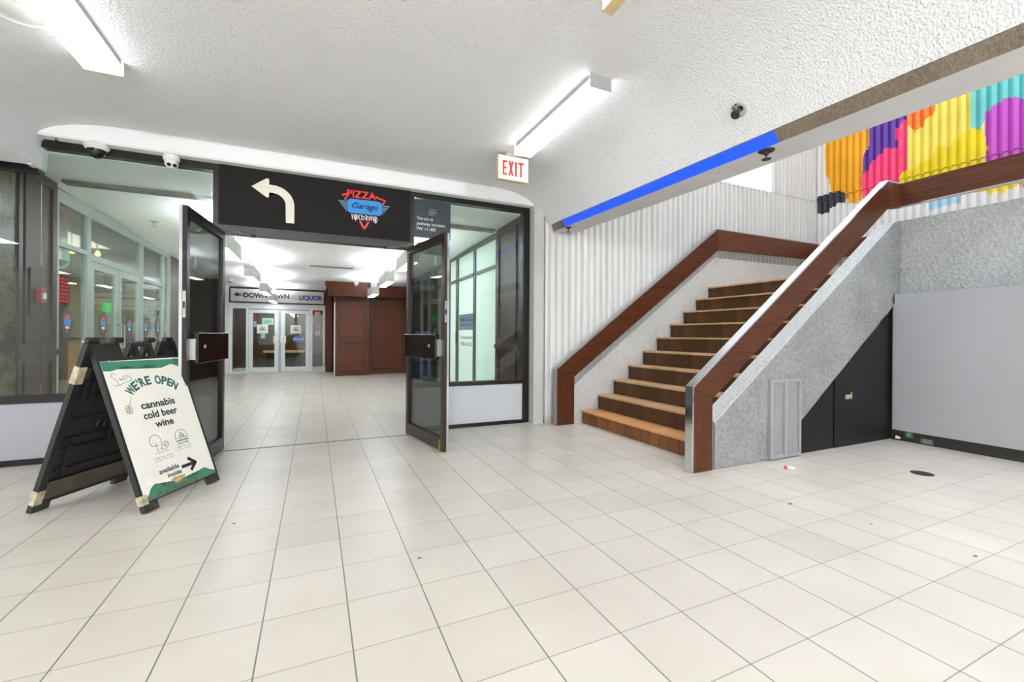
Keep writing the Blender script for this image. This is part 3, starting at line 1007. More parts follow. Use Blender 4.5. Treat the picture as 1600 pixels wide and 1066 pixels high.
def panel_wall(name, M, w, z0, z1, rail, mat='wood_panel', split=True):
    """wood pilaster in plane M (x along, y up), with raised mouldings"""
    root = sempty(name, tuple(M.to_translation()))
    MB().prism([(0, z0), (w, z0), (w, z1), (0, z1)], M, -0.04).build('panel_board', mat, root)
    def mould(a, b, c, d, t=0.03):
        mb = MB()
        for (x0, x1, y0, y1) in ((a, b, c, c + t), (a, b, d - t, d), (a, a + t, c + t, d - t), (b - t, b, c + t, d - t)):
            mb.prism([(x0, y0), (x1, y0), (x1, y1), (x0, y1)], M, 0.018)
        mb.build('moulding', 'wood_moulding', root)
    m = min(0.09, w * 0.16)
    mould(m, w - m, rail + 0.09, z1 - 0.08)
    mould(m, w - m, z0 + 0.12, rail - 0.07)
    mb = MB()
    mb.prism([(0, rail - 0.03), (w, rail - 0.03), (w, rail + 0.03), (0, rail + 0.03)], M, 0.03)
    mb.build('chair_rail', mat, root)
    return root

# corridor west wall
o = MB().box(-2.6, -2.40, 5.03, 5.30, 0, 2.9).build('wall_left.001', 'marble'); struct(o)
panel_wall('trim_8', east(-2.40, 5.30, 0), 0.66, 0.0, 2.64, 0.905)
o = MB().box(-2.40, -2.385, 5.30, 5.355, 0, 2.64).build('trim_9', 'frame_black'); struct(o)
al = thing('fire_alarm', 'small red fire alarm pull station on dark wood pilaster', 'fire alarm', (-2.39, 5.58, 1.45))
MB().box(-2.398, -2.378, 5.46, 5.66, 1.27, 1.70).build('back_plate', 'wood_panel', al)
hs = MB().box(-2.378, -2.335, 5.535, 5.625, 1.385, 1.52).build('housing', 'red_plastic', al, bevel=0.004)
MB().box(-2.334, -2.331, 5.55, 5.61, 1.42, 1.475).build('pull_bar', 'white_plastic', hs)

sf = sempty('window_3', (-2.4, 8, 0))
mb = MB()
xa, xb = -2.45, -2.40
def bar(y0, y1, z0, z1, x1=xb):
    mb.box(xa, x1, y0, y1, z0, z1)
bar(5.96, 9.78, 2.45, 2.58)
bar(5.96, 6.00, 0.0, 2.45); bar(6.60, 6.70, 0.0, 2.45); bar(8.32, 8.42, 0, 2.45); bar(9.38, 9.45, 0, 2.45); bar(9.70, 9.78, 0, 2.45)
bar(6.70, 8.32, 1.955, 2.03); bar(6.0, 6.6, 2.0, 2.05); bar(8.42, 9.38, 1.90, 1.95)
bar(6.0, 6.6, 0, 0.10); bar(8.42, 9.38, 0, 0.10); bar(9.45, 9.7, 0, 0.1)
mb.build('frame', 'alu_pale', sf)
for (a, b, c, d) in ((6.0, 6.6, 0.1, 2.0), (6.0, 6.6, 2.05, 2.45), (6.7, 8.32, 2.03, 2.45), (8.42, 9.38, 0.1, 1.9), (8.42, 9.38, 1.95, 2.45), (9.45, 9.70, 0.1, 2.45)):
    MB().box(-2.428, -2.422, a, b, c, d).build('pane', MAT_GLASS_SHOP, sf)
for nm, (a, b) in (('door_3', (6.705, 7.505)), ('door_4', (7.515, 8.315))):
    dr = sempty(nm, (-2.42, a, 0))
    mb = MB()
    for (p, q, r_, s_) in ((a, a + 0.09, 0.01, 1.95), (b - 0.09, b, 0.01, 1.95), (a + 0.09, b - 0.09, 0.01, 0.2), (a + 0.09, b - 0.09, 1.86, 1.95)):
        mb.box(-2.45, -2.405, p, q, r_, s_)
    mb.build('frame', 'alu_pale', dr)
    MB().box(-2.43, -2.424, a + 0.09, b - 0.09, 0.2, 1.86).build('pane', MAT_GLASS_SHOP, dr)
    MB().tube([(-2.404, b - 0.05 if nm == 'door_3' else a + 0.05, 0.9), (-2.36, b - 0.05 if nm == 'door_3' else a + 0.05, 0.92), (-2.36, b - 0.05 if nm == 'door_3' else a + 0.05, 1.2), (-2.404, b - 0.05 if nm == 'door_3' else a + 0.05, 1.22)], 0.012).build('pull_handle', 'steel', dr)
o = MB().box(-2.6, -2.40, 9.78, 14.25, 0, 2.7).build('wall_left.002', 'wood_panel'); struct(o)
# corridor white end pier
o = MB().box(-2.40, -2.17, 14.1, 14.3, 0, 2.7).build('wall_end', 'wall_white'); struct(o)

# pizza shop interior
o = MB().box(-6.5, -2.46, 5.06, 11.2, 0.0005, 0.004).build('floor.001', 'shop_floor'); struct(o)
o = MB().box(-6.5, -2.46, 5.06, 11.2, 2.66, 2.72).build('ceiling.002', 'dark_ceiling'); struct(o)
o = MB().box(-6.5, -2.62, 11.2, 11.3, 0, 2.7).build('wall_shop', 'wall_cream'); struct(o)
o = MB().box(-6.6, -6.5, 5.06, 11.2, 0, 2.7).build('wall_shop.001', 'wall_cream'); struct(o)
o = MB().box(-6.5, -2.62, 5.04, 5.06, 0, 2.7).build('wall_shop.002', 'wall_cream'); struct(o)
o = MB().box(-2.80, -2.64, 6.66, 6.82, 0.004, 2.66).build('column', 'column_orange_glow'); struct(o); o.name = 'trim_10'
ct = thing('shop_counter', 'tan serving counter inside the pizza shop', 'counter', (-4.2, 10, 0))
MB().box(-5.6, -3.0, 9.75, 10.35, 0.004, 0.98).build('body', 'counter_tan', ct)
MB().box(-5.65, -2.95, 9.70, 10.40, 0.981, 1.02).build('worktop', 'wood_panel', ct)
pl = thing('shop_partition', 'dark brown low partition just inside the pizza shop window', 'partition', (-2.9, 6.2, 0))
MB().box(-2.90, -2.84, 6.1, 6.62, 0.004, 1.02).build('body', 'wood_panel', pl)
MB().box(-2.93, -2.80, 6.05, 6.64, 1.021, 1.06).build('top_ledge', 'counter_tan', pl)
def wall_print(name, label, x0, x1, z0, z1):
    p = thing(name, label, 'picture', ((x0 + x1) / 2, 11.18, z0))
    MB().box(x0, x1, 11.17, 11.199, z0, z1).build('board', 'paper_cream', p)
    return p
p = wall_print('wall_picture', 'cream picture of a green plant on the pizza shop wall', -3.28, -2.74, 1.0, 1.72)
mb = MB(); r_ = random.Random(8)
for i in range(26):
    x = -3.12 + r_.uniform(-.13, .16); z = 1.33 + r_.uniform(-.16, .17); a = r_.uniform(0, 6)
    mb.prism([(0.045 * math.cos(a), 0.02 * math.sin(a)), (0.05 * math.cos(a + 1.3), 0.05 * math.sin(a + 1.3)), (0.05 * math.cos(a + 3), 0.03 * math.sin(a + 3)), (0.03 * math.cos(a + 4.5), 0.06 * math.sin(a + 4.5))], front(x, 11.1695, z), 0.002 + 0.0002 * i)
mb.build('painted_leaves', 'leaf_green', p)
MB().box(-3.02, -2.86, 11.166, 11.1698, 1.48, 1.62).build('dark_square', 'panel_black', p)
# pendant tubes in the shop
sp_ = thing('shop_pendant', 'grey pendant light over the counter seen through the shop doors', 'pendant light', (-3.75, 9.2, 2.2), 'pendants inside the pizza shop')
MB().box(-3.85, -3.65, 8.6, 9.7, 1.93, 2.08).build('housing', 'panel_grey', sp_)
MB().box(-3.84, -3.66, 8.61, 9.69, 1.922, 1.929).build('diffuser', 'pendant_down', sp_)
for y in (8.75, 9.55):
    MB().cyl((-3.75, y, 2.08), (-3.75, y, 2.66), 0.008).build('rod', 'white_plastic', sp_)
copy_tree(sp_, 'grey pendant light nearest the shop glass, seen through the first door', (0.35, -1.3, 0.06))
for i, (x, y, z) in enumerate(((-3.1, 8.1, 2.25), (-3.0, 8.6, 2.30), (-3.25, 8.9, 2.27))):
    wb = thing('bulb_pendant', ('glowing warm bulb under the shop ceiling, lowest of three', 'glowing warm bulb under the shop ceiling, highest of three', 'glowing warm bulb under the shop ceiling, deepest of three')[i], 'bulb', (x, y, z), 'warm bulbs in the pizza shop')
    MB().lathe([(0.0, -0.04), (0.025, -0.03), (0.034, 0.0), (0.02, 0.035), (0.012, 0.05)], Matrix.Translation((x, y, z)), 14).build('bulb', 'warm_bulb', wb, smooth=True)
    MB().cyl((x, y, z + 0.05), (x, y, 2.66), 0.006).build('cord', 'plastic_black', wb)
gl_ = thing('green_indicator', 'small glowing green sign on the pizza shop wall', 'sign', (-3.75, 11.18, 1.6))
MB().box(-3.82, -3.66, 11.16, 11.198, 1.52, 1.70).build('lamp_face', 'green_led', gl_)

# things on the shop glass
mn = thing('menu_screen', 'glowing red LED menu board behind the shop window', 'screen', (-2.47, 6.2, 1.4))
MB().box(-2.50, -2.47, 6.03, 6.40, 1.40, 1.78).build('case', 'plastic_black', mn)
mb = MB()
for r0 in range(7):
    for c0 in range(4):
        mb.box(-2.469, -2.4675, 6.05 + c0 * 0.085, 6.05 + c0 * 0.085 + 0.055 + 0.012 * ((r0 + c0) % 2), 1.43 + r0 * 0.04, 1.455 + r0 * 0.04)
mb.build('led_rows', 'red_led', mn)
text('led_title', 'SUPER SPECIAL', east(-2.469, 6.215, 1.735), 0.03, 'red_led', mn, width=0.32)
on = thing('open_sign', 'round unlit neon open sign with added glow in the shop window', 'sign', (-2.47, 6.2, 1.85))
mb = MB()
ring = [(-2.468, 6.2 + 0.17 * math.cos(R(a)), 1.925 + 0.13 * math.sin(R(a))) for a in range(0, 361, 15)]
mb.tube(ring, 0.012, 6)
mb.build('ring_tube', 'neon_added_glow', on)
text('neon_lettering', 'OPEN', east(-2.468, 6.2, 1.885), 0.09, 'neon_added_glow', on, width=0.24, thick=0.008, bold=0.015)
STK = [(6.22, 1.20, 'first pane beside the red menu board'), (7.04, 1.205, 'nearer door leaf of the shop'), (7.88, 1.195, 'farther door leaf of the shop'), (8.60, 1.20, 'pane just past the shop doors'), (9.18, 1.20, 'far end of the shop glass')]
stk0 = None
for i, (y, z, w) in enumerate(STK):
    lab = 'oval red and blue pizza logo sticker on the ' + w
    if stk0 is None:
        st0 = thing('logo_sticker', lab, 'sticker', (-2.415, y, z), 'oval logo stickers on the shop glass')
        ov = [(0.125 * math.cos(R(a)), 0.165 * math.sin(R(a))) for a in range(0, 360, 15)]
        MB().prism(ov, east(-2.4215, y, z), 0.001).build('oval', plain('sticker_black', (44, 30, 28), 0.5), st0)
        E_ = lambda dx=0: east(-2.4203 + dx, y, z) @ Matrix.Diagonal((0.84, 0.92, 1, 1))
        MB().prism([(-0.07, 0.06), (-0.055, 0.09), (0, 0.11), (0.055, 0.09), (0.07, 0.06)], E_(), 0.001).build('red_band', 'ink_red', st0)
        MB().prism([(-0.095, 0.055), (0.095, 0.055), (0.075, -0.02), (-0.075, -0.02)], E_(), 0.001).build('blue_band', 'logo_blue', st0)
        MB().prism([(-0.05, -0.03), (0.05, -0.03), (0.045, -0.06), (-0.045, -0.06)], E_(), 0.001).build('white_band', 'paper_white', st0)
        MB().prism([(-0.025, -0.07), (0.025, -0.07), (0, -0.115)], E_(), 0.001).build('red_tip', 'ink_red', st0)
        stk0 = (st0, y, z)
    else:
        copy_tree(stk0[0], lab, (0.017 if 7.0 < y < 8.3 else 0, y - stk0[1], z - stk0[2]))

# corridor east wall
panel_wall('trim_11', west(2.40, 5.84, 0), 0.80, 0.0, 2.64, 0.945)
fw_ = sempty('window_4', (2.4, 7, 0))
mb = MB()
for (y0, y1, z0, z1) in ((5.845, 9.30, 2.52, 2.60), (5.845, 5.87, 0.1, 2.52), (6.76, 6.86, 0, 2.52), (7.70, 7.83, 0, 2.52), (8.24, 8.32, 0, 2.52), (5.87, 9.22, 2.09, 2.14), (9.22, 9.30, 0, 2.52), (8.32, 9.22, 0, 0.1), (5.87, 6.76, 0, 0.1), (6.86, 7.70, 0, 0.1)):
    mb.box(2.40, 2.45, y0, y1, z0, z1)
mb.build('frame', 'mullion_dark', fw_)
for (a, b) in ((5.87, 6.76), (6.86, 7.70), (7.83, 8.24), (8.32, 9.22)):
    for (c, d) in ((0.1, 2.09), (2.14, 2.52)):
        if c < 1:
            c = 0.1
        MB().box(2.42, 2.43, a, b, c, d).build('frosted_pane', 'frosted', fw_)
MB().box(2.385, 2.40, 7.72, 7.80, 0.95, 1.16).build('lock_box', 'frame_black', fw_)
nt = thing('office_sign', 'teal office name sign with appointment lines on frosted glass', 'sign', (2.415, 7.2, 1.2))
MB().box(2.414, 2.4195, 6.865, 7.665, 1.20, 1.47).build('name_board', 'sign_teal', nt)
mb = MB().box(2.4125, 2.4139, 6.865, 7.665, 1.455, 1.47).box(2.4125, 2.4139, 6.865, 7.665, 1.20, 1.215)
mb.build('border', 'logo_navy', nt)
text('name_lettering', 'THOMAS & TRUSTY', west(2.4138, 7.265, 1.345), 0.07, 'logo_navy', nt, width=0.72, bold=0.02)
text('small_lettering', 'CERTIFIED ANALYSTS', west(2.4138, 7.265, 1.265), 0.04, 'logo_navy', nt, width=0.64)
text('appointment_lettering', 'For Appointments', west(2.4198, 7.265, 1.04), 0.06, 'mullion_dark', nt, width=0.68)
text('appointment_lettering', '(780) 428-2222', west(2.4198, 7.265, 0.92), 0.065, 'mullion_dark', nt, width=0.62)
o = MB().box(2.40, 2.6, 9.30, 12.9, 0, 2.7).build('wall_right.003', 'wood_panel'); struct(o)
o = MB().box(2.46, 4.2, 5.1, 9.3, 0.0005, 0.004).build('floor.002', 'shop_floor'); struct(o)
o = MB().box(4.2, 4.3, 5.1, 9.3, 0, 2.7).build('wall_office', 'wall_white'); struct(o)
o = MB().box(2.61, 4.3, 9.3, 9.4, 0, 2.7).build('wall_office.001', 'wall_white'); struct(o)
o = MB().box(2.46, 4.3, 5.05, 5.1, 0, 2.7).build('wall_office.002', 'wall_white'); struct(o)
o = MB().box(2.46, 4.3, 5.05, 9.4, 2.66, 2.72).build('ceiling.003', 'wall_white'); struct(o)

o = MB().box(2.28, 2.40, 9.45, 9.95, 0, 2.5).box(2.25, 2.40, 9.42, 9.98, 2.3, 2.5).build('trim_18', 'wood_panel'); struct(o)
db = thing('directory_board', 'dark board hung on the wood column seen through the open door', 'board', (2.27, 9.7, 1.45))
MB().box(2.24, 2.278, 9.46, 9.94, 1.45, 2.02).build('board', 'panel_black', db)
# wood clad block at the end of the corridor
panel_wall('wall_wood', front(0.49, 12.35, 0), 0.85, 0.0, 2.10, 0.93, 'wood_panel_red')
o = MB().box(0.49, 1.34, 12.39, 14.4, 0, 2.6).build('wall_wood.001', 'wood_panel_red'); struct(o)
o = MB().box(0.463, 0.489, 12.345, 12.40, 0.01, 1.95).build('trim_12', 'alu_white'); struct(o)
pw = panel_wall('wall_wood.002', front(1.34, 12.70, 0), 1.06, 0.0, 2.14, 0.93, 'wood_panel_red')
for ch in list(pw.children):
    if ch.name.startswith(('moulding', 'chair_rail')):
        bpy.data.objects.remove(ch)
mb = MB()
MWF = front(1.34, 12.70, 0)
for (x0, x1, z0, z1) in ((0.06, 0.98, 0.14, 0.18), (0.06, 0.98, 2.03, 2.07), (0.06, 0.10, 0.18, 2.03), (0.94, 0.98, 0.18, 2.03)):
    mb.prism([(x0, z0), (x1, z0), (x1, z1), (x0, z1)], MWF, 0.02)
mb.build('moulding', 'wood_moulding', pw)
mb = MB()
xa = 0.32
mb.prism([(0.33, 2.10), (1.28, 2.10), (1.28, 2.36), (1.33, 2.40), (1.33, 2.47), (0.24, 2.47), (0.24, 2.40), (0.30, 2.36)], front(0, 12.42, 0), 0.36)
mb.build('trim_13', 'wood_panel_red'); struct(bpy.data.objects['trim_13'])
mb = MB()
mb.prism([(1.345, 2.14), (2.39, 2.14), (2.39, 2.47), (1.345, 2.47)], front(0, 12.74, 0), 0.33)
mb.build('trim_14', 'wood_panel_red'); struct(bpy.data.objects['trim_14'])
o = MB().box(0.285, 0.46, 13.7, 13.8, 0, 2.46).build('wall_wood.003', 'wood_panel_red'); struct(o)
o = MB().box(0.30, 0.49, 13.81, 14.4, 0, 2.5).build('wall_wood.004', 'wood_panel_red'); struct(o)

# liquor shop front
YB = 14.2
sg = thing('shop_sign', 'long pale shop sign with black and blue lettering over white doors', 'sign', (-0.94, YB, 1.98))
MB().box(-2.165, 0.275, YB - 0.02, YB + 0.1, 1.975, 2.40).build('surround', 'wood_panel', sg)
MB().box(-2.13, 0.24, YB - 0.035, YB - 0.0205, 2.01, 2.365).build('board', plain('board_grey', (208, 205, 202), 0.5, var=0.01), sg)
SM = lambda x, z: front(x, YB - 0.0352, z)
text('black_lettering', 'DOWNTOWN', SM(-1.82, 2.135), 0.125, 'ink_black', sg, align='LEFT', width=1.14, bold=0.045)
text('blue_lettering', 'LIQUOR', SM(-0.42, 2.115), 0.125, 'liquor_blue', sg, align='LEFT', width=0.62, bold=0.045)
mb = MB()
mb.prism([(-2.06, 2.20), (-1.96, 2.27), (-1.96, 2.235), (-1.92, 2.235), (-1.92, 2.165), (-1.96, 2.165), (-1.96, 2.13)], SM(0, 0), 0.002)
for i in range(3):
    mb.prism([(-1.91 + 0.028 * i, 2.165), (-1.894 + 0.028 * i, 2.165), (-1.894 + 0.028 * i, 2.235), (-1.91 + 0.028 * i, 2.235)], SM(0, 0), 0.002)
mb.build('arrow_mark', 'ink_black', sg)
mb = MB()
mb.ribbon(arc(-0.545, 2.12, 0.10, 0, 180, 14) , SM(0, 0), 0.008, 0.002)
mb.ribbon([(-0.66, 2.12), (-0.43, 2.12)], SM(0, 0), 0.008, 0.002)
for x, h in ((-0.59, 0.04), (-0.56, 0.07), (-0.53, 0.055), (-0.50, 0.03)):
    mb.ribbon([(x, 2.12), (x, 2.12 + h)], SM(0, 0), 0.012, 0.002)
mb.build('skyline_mark', 'ink_grey', sg)
lf = sempty('window_5', (-0.94, YB, 0))
mb = MB()
for (x0, x1, z0, z1) in ((-2.165, 0.28, 1.82, 1.974), (-2.165, -2.09, 0, 1.82), (-1.76, -1.70, 0, 1.82), (-0.14, -0.06, 0, 1.82), (0.22, 0.28, 0, 1.82), (-2.09, -1.76, 0, 0.04), (-0.06, 0.22, 0, 0.04)):
    mb.box(x0, x1, YB, YB + 0.08, z0, z1)
mb.build('frame', 'alu_white', lf)
MB().box(-2.09, -1.76, YB + 0.04, YB + 0.046, 0.04, 1.82).build('pane', MAT_GLASS, lf)
MB().box(-0.06, 0.22, YB + 0.04, YB + 0.046, 0.04, 1.82).build('pane', MAT_GLASS, lf)
for nm, (a, b), hx in (('door_5', (-1.695, -0.955), -1.03), ('door_6', (-0.885, -0.145), -0.82)):
    dr = sempty(nm, (a, YB, 0))
    mb = MB()
    for (x0, x1, z0, z1) in ((a, a + 0.10, 0.012, 1.80), (b - 0.10, b, 0.012, 1.80), (a + 0.10, b - 0.10, 0.012, 0.15), (a + 0.10, b - 0.10, 1.70, 1.80)):
        mb.box(x0, x1, YB + 0.01, YB + 0.06, z0, z1)
    mb.build('frame', 'alu_white', dr)
    MB().box(a + 0.10, b - 0.10, YB + 0.035, YB + 0.041, 0.15, 1.70).build('pane', MAT_GLASS, dr)
    MB().box(hx - 0.012, hx + 0.012, YB - 0.03, YB + 0.009, 0.98, 1.18).build('pull_handle', 'steel', dr)
o = MB().box(-0.953, -0.887, YB + 0.02, YB + 0.06, 0.0, 1.82).build('trim_15', plain('astragal', (150, 158, 166), 0.4, 0.3)); struct(o)
def notice(name, label, x0, x1, z0, z1, mat, kids=(), cat='notice'):
    n_ = thing(name, label, cat, ((x0 + x1) / 2, YB + 0.03, z0))
    MB().box(x0, x1, YB + 0.030, YB + 0.034, z0, z1).build('sheet', mat, n_)
    for nm, fn, m_ in kids:
        mb = MB(); fn(mb, front(0, YB + 0.0299, 0)); mb.build(nm, m_, n_)
    return n_
def sky(cx, cz, r):
    def f(mb, M):
        mb.ribbon(arc(cx, cz, r, 0, 180, 12), M, r * 0.12, 0.001)
        for dx, h in ((-0.5, 0.35), (-0.2, 0.7), (0.1, 0.55), (0.4, 0.3)):
            mb.ribbon([(cx + dx * r, cz), (cx + dx * r, cz + h * r)], M, r * 0.2, 0.001)
        mb.ribbon([(cx - r, cz - 0.35 * r), (cx + r, cz - 0.35 * r)], M, r * 0.28, 0.001)
    return f
notice('logo_notice', 'white square logo notice on the door with the pale green paper above', -1.50, -1.22, 1.12, 1.37, 'paper_white', [('skyline_mark', sky(-1.36, 1.24, 0.07), 'ink_black')])
notice('logo_notice', 'white square logo notice above the violet arrow sticker', -0.65, -0.37, 1.12, 1.37, 'paper_white', [('skyline_mark', sky(-0.51, 1.24, 0.07), 'ink_black')])
notice('green_notice', 'pale green framed paper notice high on the liquor shop door', -1.37, -1.08, 1.37, 1.56, 'pale_green_paper', [('print_lines', lambda mb, M: [mb.ribbon([(-1.33, 1.42 + .04 * i), (-1.12, 1.42 + .04 * i)], M, 0.012, 0.001) for i in range(3)], 'ink_green')])
notice('teal_notice', 'small teal paper hanging below a white logo notice', -1.40, -1.29, 0.98, 1.115, plain('teal_paper', (140, 190, 180), 0.6))
notice('pale_notice', 'pale green slip beside the meeting stile of the liquor doors', -1.09, -1.05, 0.84, 1.05, 'pale_green_paper')
n_ = thing('white_notice', 'blank white card fixed beside the liquor door pull', 'notice', (-0.82, YB, 0.85))
MB().box(-0.90, -0.76, YB - 0.004, YB + 0.0095, 0.84, 1.05).build('card', 'paper_white', n_)
ar = thing('arrow_sticker', 'violet blue arrow sticker low on the liquor shop door', 'sticker', (-0.45, YB + 0.03, 0.9))
ov = [(-0.44 + 0.15 * math.cos(R(a)), 0.955 + 0.10 * math.sin(R(a))) for a in range(0, 360, 15)]
MB().prism(ov, front(0, YB + 0.034, 0), 0.003).build('oval', 'lavender_blue', ar)
mb = MB()
mb.ribbon([(-0.33, 1.02), (-0.27, 0.955), (-0.33, 0.89)], front(0, YB + 0.0305, 0), 0.03, 0.001)
mb.ribbon([(-0.55, 0.955), (-0.30, 0.955)], front(0, YB + 0.0305, 0), 0.06, 0.001)
mb.build('arrow_mark', plain('pale_violet', (150, 158, 200), 0.5), ar)
notice('red_exit_notice', 'small red and white exit notice at the top of the narrow pane', -0.01, 0.15, 1.66, 1.78, plain('salmon', (214, 120, 100), 0.5), [('lettering', lambda mb, M: [mb.ribbon([(0.03 + .03 * i, 1.69), (0.03 + .03 * i, 1.75)], M, 0.012, 0.001) for i in range(3)], 'paper_white')])
notice('tan_notice', 'small tan leaflet in the middle of the narrow pane', 0.06, 0.15, 1.28, 1.42, plain('tan_paper', (170, 158, 130), 0.6))
notice('no_entry_notice', 'white notice with a red barred circle on the narrow pane', 0.02, 0.14, 1.06, 1.20, 'paper_white', [('barred_circle', lambda mb, M: (mb.ribbon(arc(0.08, 1.13, 0.04, 0, 360, 16), M, 0.012, 0.001), mb.ribbon([(0.053, 1.157), (0.107, 1.103)], M, 0.010, 0.001)), 'ink_red')])
gs = thing('flyer_strip', 'red and pale blue flyer strip on the liquor door glass', 'flyer', (-1.56, YB + 0.03, 1.3))
MB().box(-1.58, -1.51, YB + 0.030, YB + 0.034, 1.30, 1.46).build('blue_flyer', plain('flyer_blue', (130, 170, 200), 0.5), gs)
MB().box(-1.58, -1.50, YB + 0.0299, YB + 0.034, 1.461, 1.58).build('red_flyer', 'red_plastic', gs)
# vestibule behind the liquor doors
o = MB().box(-2.3, 0.35, 14.3, 16.4, 0.0005, 0.004).build('floor.003', plain('vest_floor', (170, 190, 180), 0.35)); struct(o)
o = MB().box(-2.4, 0.45, 16.4, 16.5, 0, 2.45).build('wall_vestibule', 'wood_panel'); struct(o)
o = MB().box(-2.4, -2.3, 14.3, 16.4, 0, 2.45).build('wall_vestibule.001', 'wood_panel'); struct(o)
o = MB().box(0.35, 0.45, 14.41, 16.4, 0, 2.45).build('wall_vestibule.002', 'wood_panel'); struct(o)
o = MB().box(-2.4, 0.45, 14.3, 16.5, 2.45, 2.5).build('ceiling.004', 'dark_ceiling'); struct(o)
bn = thing('bench', 'dark wooden bench against the far wall behind the liquor doors', 'bench', (-0.8, 16.1, 0))
MB().box(-1.5, -0.3, 15.9, 16.35, 0.50, 0.56).build('seat', 'counter_tan', bn)
MB().box(-1.48, -1.42, 15.92, 16.33, 0.004, 0.499).build('leg', 'wood_panel', bn)
MB().box(-0.38, -0.32, 15.92, 16.33, 0.004, 0.499).build('leg', 'wood_panel', bn)

# ------------------------------------------------ corridor pendants
def pendant(x, y, label):
    z = 2.305 - 0.025 * y
    p = thing('pendant_light', label, 'pendant light', (x, y, z), 'square white pendant lights in the corridor')
    w, L, h = 0.075, 1.05, 0.20
    mb = MB()
    mb.box(x - w, x + w, y, y + 0.006, z, z + h)
    mb.box(x - w, x + w, y + L - 0.006, y + L, z, z + h)
    mb.box(x - w, x - w + 0.006, y + 0.006, y + L - 0.006, z, z + h)
    mb.box(x + w - 0.006, x + w, y + 0.006, y + L - 0.006, z, z + h)
    mb.build('housing', 'white_plastic', p)
    MB().box(x - w + 0.007, x + w - 0.007, y + 0.007, y + L - 0.007, z + 0.006, z + 0.014).build('diffuser', 'pendant_down', p)
    MB().box(x - w + 0.007, x + w - 0.007, y + 0.007, y + L - 0.007, z + h - 0.012, z + h - 0.004).build('top_tube', 'pendant_up', p)
    for yy in (y + 0.12, y + 0.5, y + L - 0.12):
        MB().cyl((x + 0.02, yy, z + h - 0.005), (x + 0.02, yy, zc(yy) + 0.01), 0.007).build('rod', 'white_plastic', p)
    return p
p0 = pendant(-1.04, 8.68, 'white pendant light, second of the row toward the liquor doors')
for (dx, y, lab) in ((0, 6.25, 'white pendant light nearest the entrance, beyond the door by the sandwich board'), (0, 10.96, 'white pendant light, third of the row toward the liquor doors'), (0, 13.0, 'white pendant light hanging just before the shop sign'),
                     (2.325, 6.25, 'white pendant light half hidden behind the door beside the blue notice'), (2.325, 8.35, 'white pendant light, middle one of the row by the wood block'), (2.325, 10.5, 'white pendant light nearest the wood block')):
    copy_tree(p0, lab, (dx, y - 8.68, -0.025 * (y - 8.68)))
# corridor ceiling details
def dome_cam(name, label, x, y, z, white_ball=False):
    c = thing(name, label, 'security camera', (x, y, z))
    T = Matrix.Translation((x, y, z))
    if not white_ball:
        MB().lathe([(0.0, 0.0), (0.085, 0.0), (0.088, -0.02), (0.07, -0.045), (0.066, -0.045)], T).build('base', 'white_plastic', c, smooth=True)
        MB().lathe([(0.065, -0.046), (0.06, -0.075), (0.042, -0.10), (0.02, -0.112), (0.0, -0.114)], T).build('dome', plain('smoked_dome', (28, 28, 30), 0.08), c, smooth=True)
    else:
        MB().lathe([(0.0, 0.0), (0.062, 0.0), (0.064, -0.03), (0.058, -0.045)], T).build('base', 'white_plastic', c, smooth=True)
        b_ = MB().lathe([(0.0, 0.05), (0.03, 0.045), (0.05, 0.02), (0.054, 0), (0.05, -0.02), (0.03, -0.045), (0, -0.05)], Matrix.Translation((x, y, z - 0.065))).build('ball', 'white_plastic', c, smooth=True)
        d = Vector((0.25, -0.85, -0.55)).normalized(); q = Vector((x, y, z - 0.065))
        s_ = d.cross(Vector((0, 0, 1))).normalized()
        for k_ in (-1, 1):
            MB().cyl(q + d * 0.035 + s_ * 0.02 * k_, q + d * 0.052 + s_ * 0.02 * k_, 0.016).build('lens', plain('lens_dark%d' % k_, (60, 44, 40), 0.15), b_)
    return c
dome_cam('dome_camera', 'white dome camera with a smoked dome under the bulkhead', -1.72, 4.89, 2.72)
dome_cam('eyeball_camera', 'white eyeball camera under the bulkhead beside the black sign', -1.20, 4.90, 2.72, True)
dome_cam('eyeball_camera', 'small white camera on the wood cornice at the corridor end', 0.98, 12.0, zc(12.0) + 0.005, True)
dome_cam('eyeball_camera', 'small white camera on the corridor ceiling above the shop sign arrow', -1.9, 12.6, zc(12.6) + 0.005, True)
def sprinkler(label, x, y, z, big=False, plate='white_plastic', body='brass', tilt=0):
    s_ = thing('sprinkler_head', label, 'sprinkler', (x, y, z))
    T = Matrix.Translation((x, y, z)) @ Matrix.Rotation(R(tilt), 4, 'Y')
    k_ = 1.25 if big else 1.0
    MB().lathe([(0.0, 0.0), (0.042 * k_, 0.0), (0.04 * k_, -0.006), (0.026 * k_, -0.012), (0.0, -0.012)], T, 20).build('escutcheon', plate, s_, smooth=True)
    MB().lathe([(0.0, -0.012), (0.012 * k_, -0.012), (0.012 * k_, -0.03), (0.005, -0.036), (0.005, -0.055), (0.024 * k_, -0.057), (0.024 * k_, -0.061), (0.0, -0.062)], T, 14).build('deflector', body, s_)
    return s_
sprinkler('tarnished sprinkler on a bright ring near the ceiling light', 2.57, 2.01, 2.617, True, 'chrome', 'grate_dark', 42)
sprinkler('dark sprinkler on the grey beam underside above the stair', 2.80, 1.98, 2.3745, True, 'grate_dark', 'grate_dark')
sprinkler('dark sprinkler on the beam end against the ribbed wall', 2.80, 4.52, 2.424, False, 'grate_dark', 'grate_dark')
sprinkler('pale sprinkler on the corridor ceiling above the shop doors', -1.95, 7.25, zc(7.25), True, 'alu_pale', 'alu_pale')
dv = thing('ceiling_diffuser', 'slim grey slot vent in the corridor ceiling', 'vent', (0.2, 9.8, zc(9.8)))
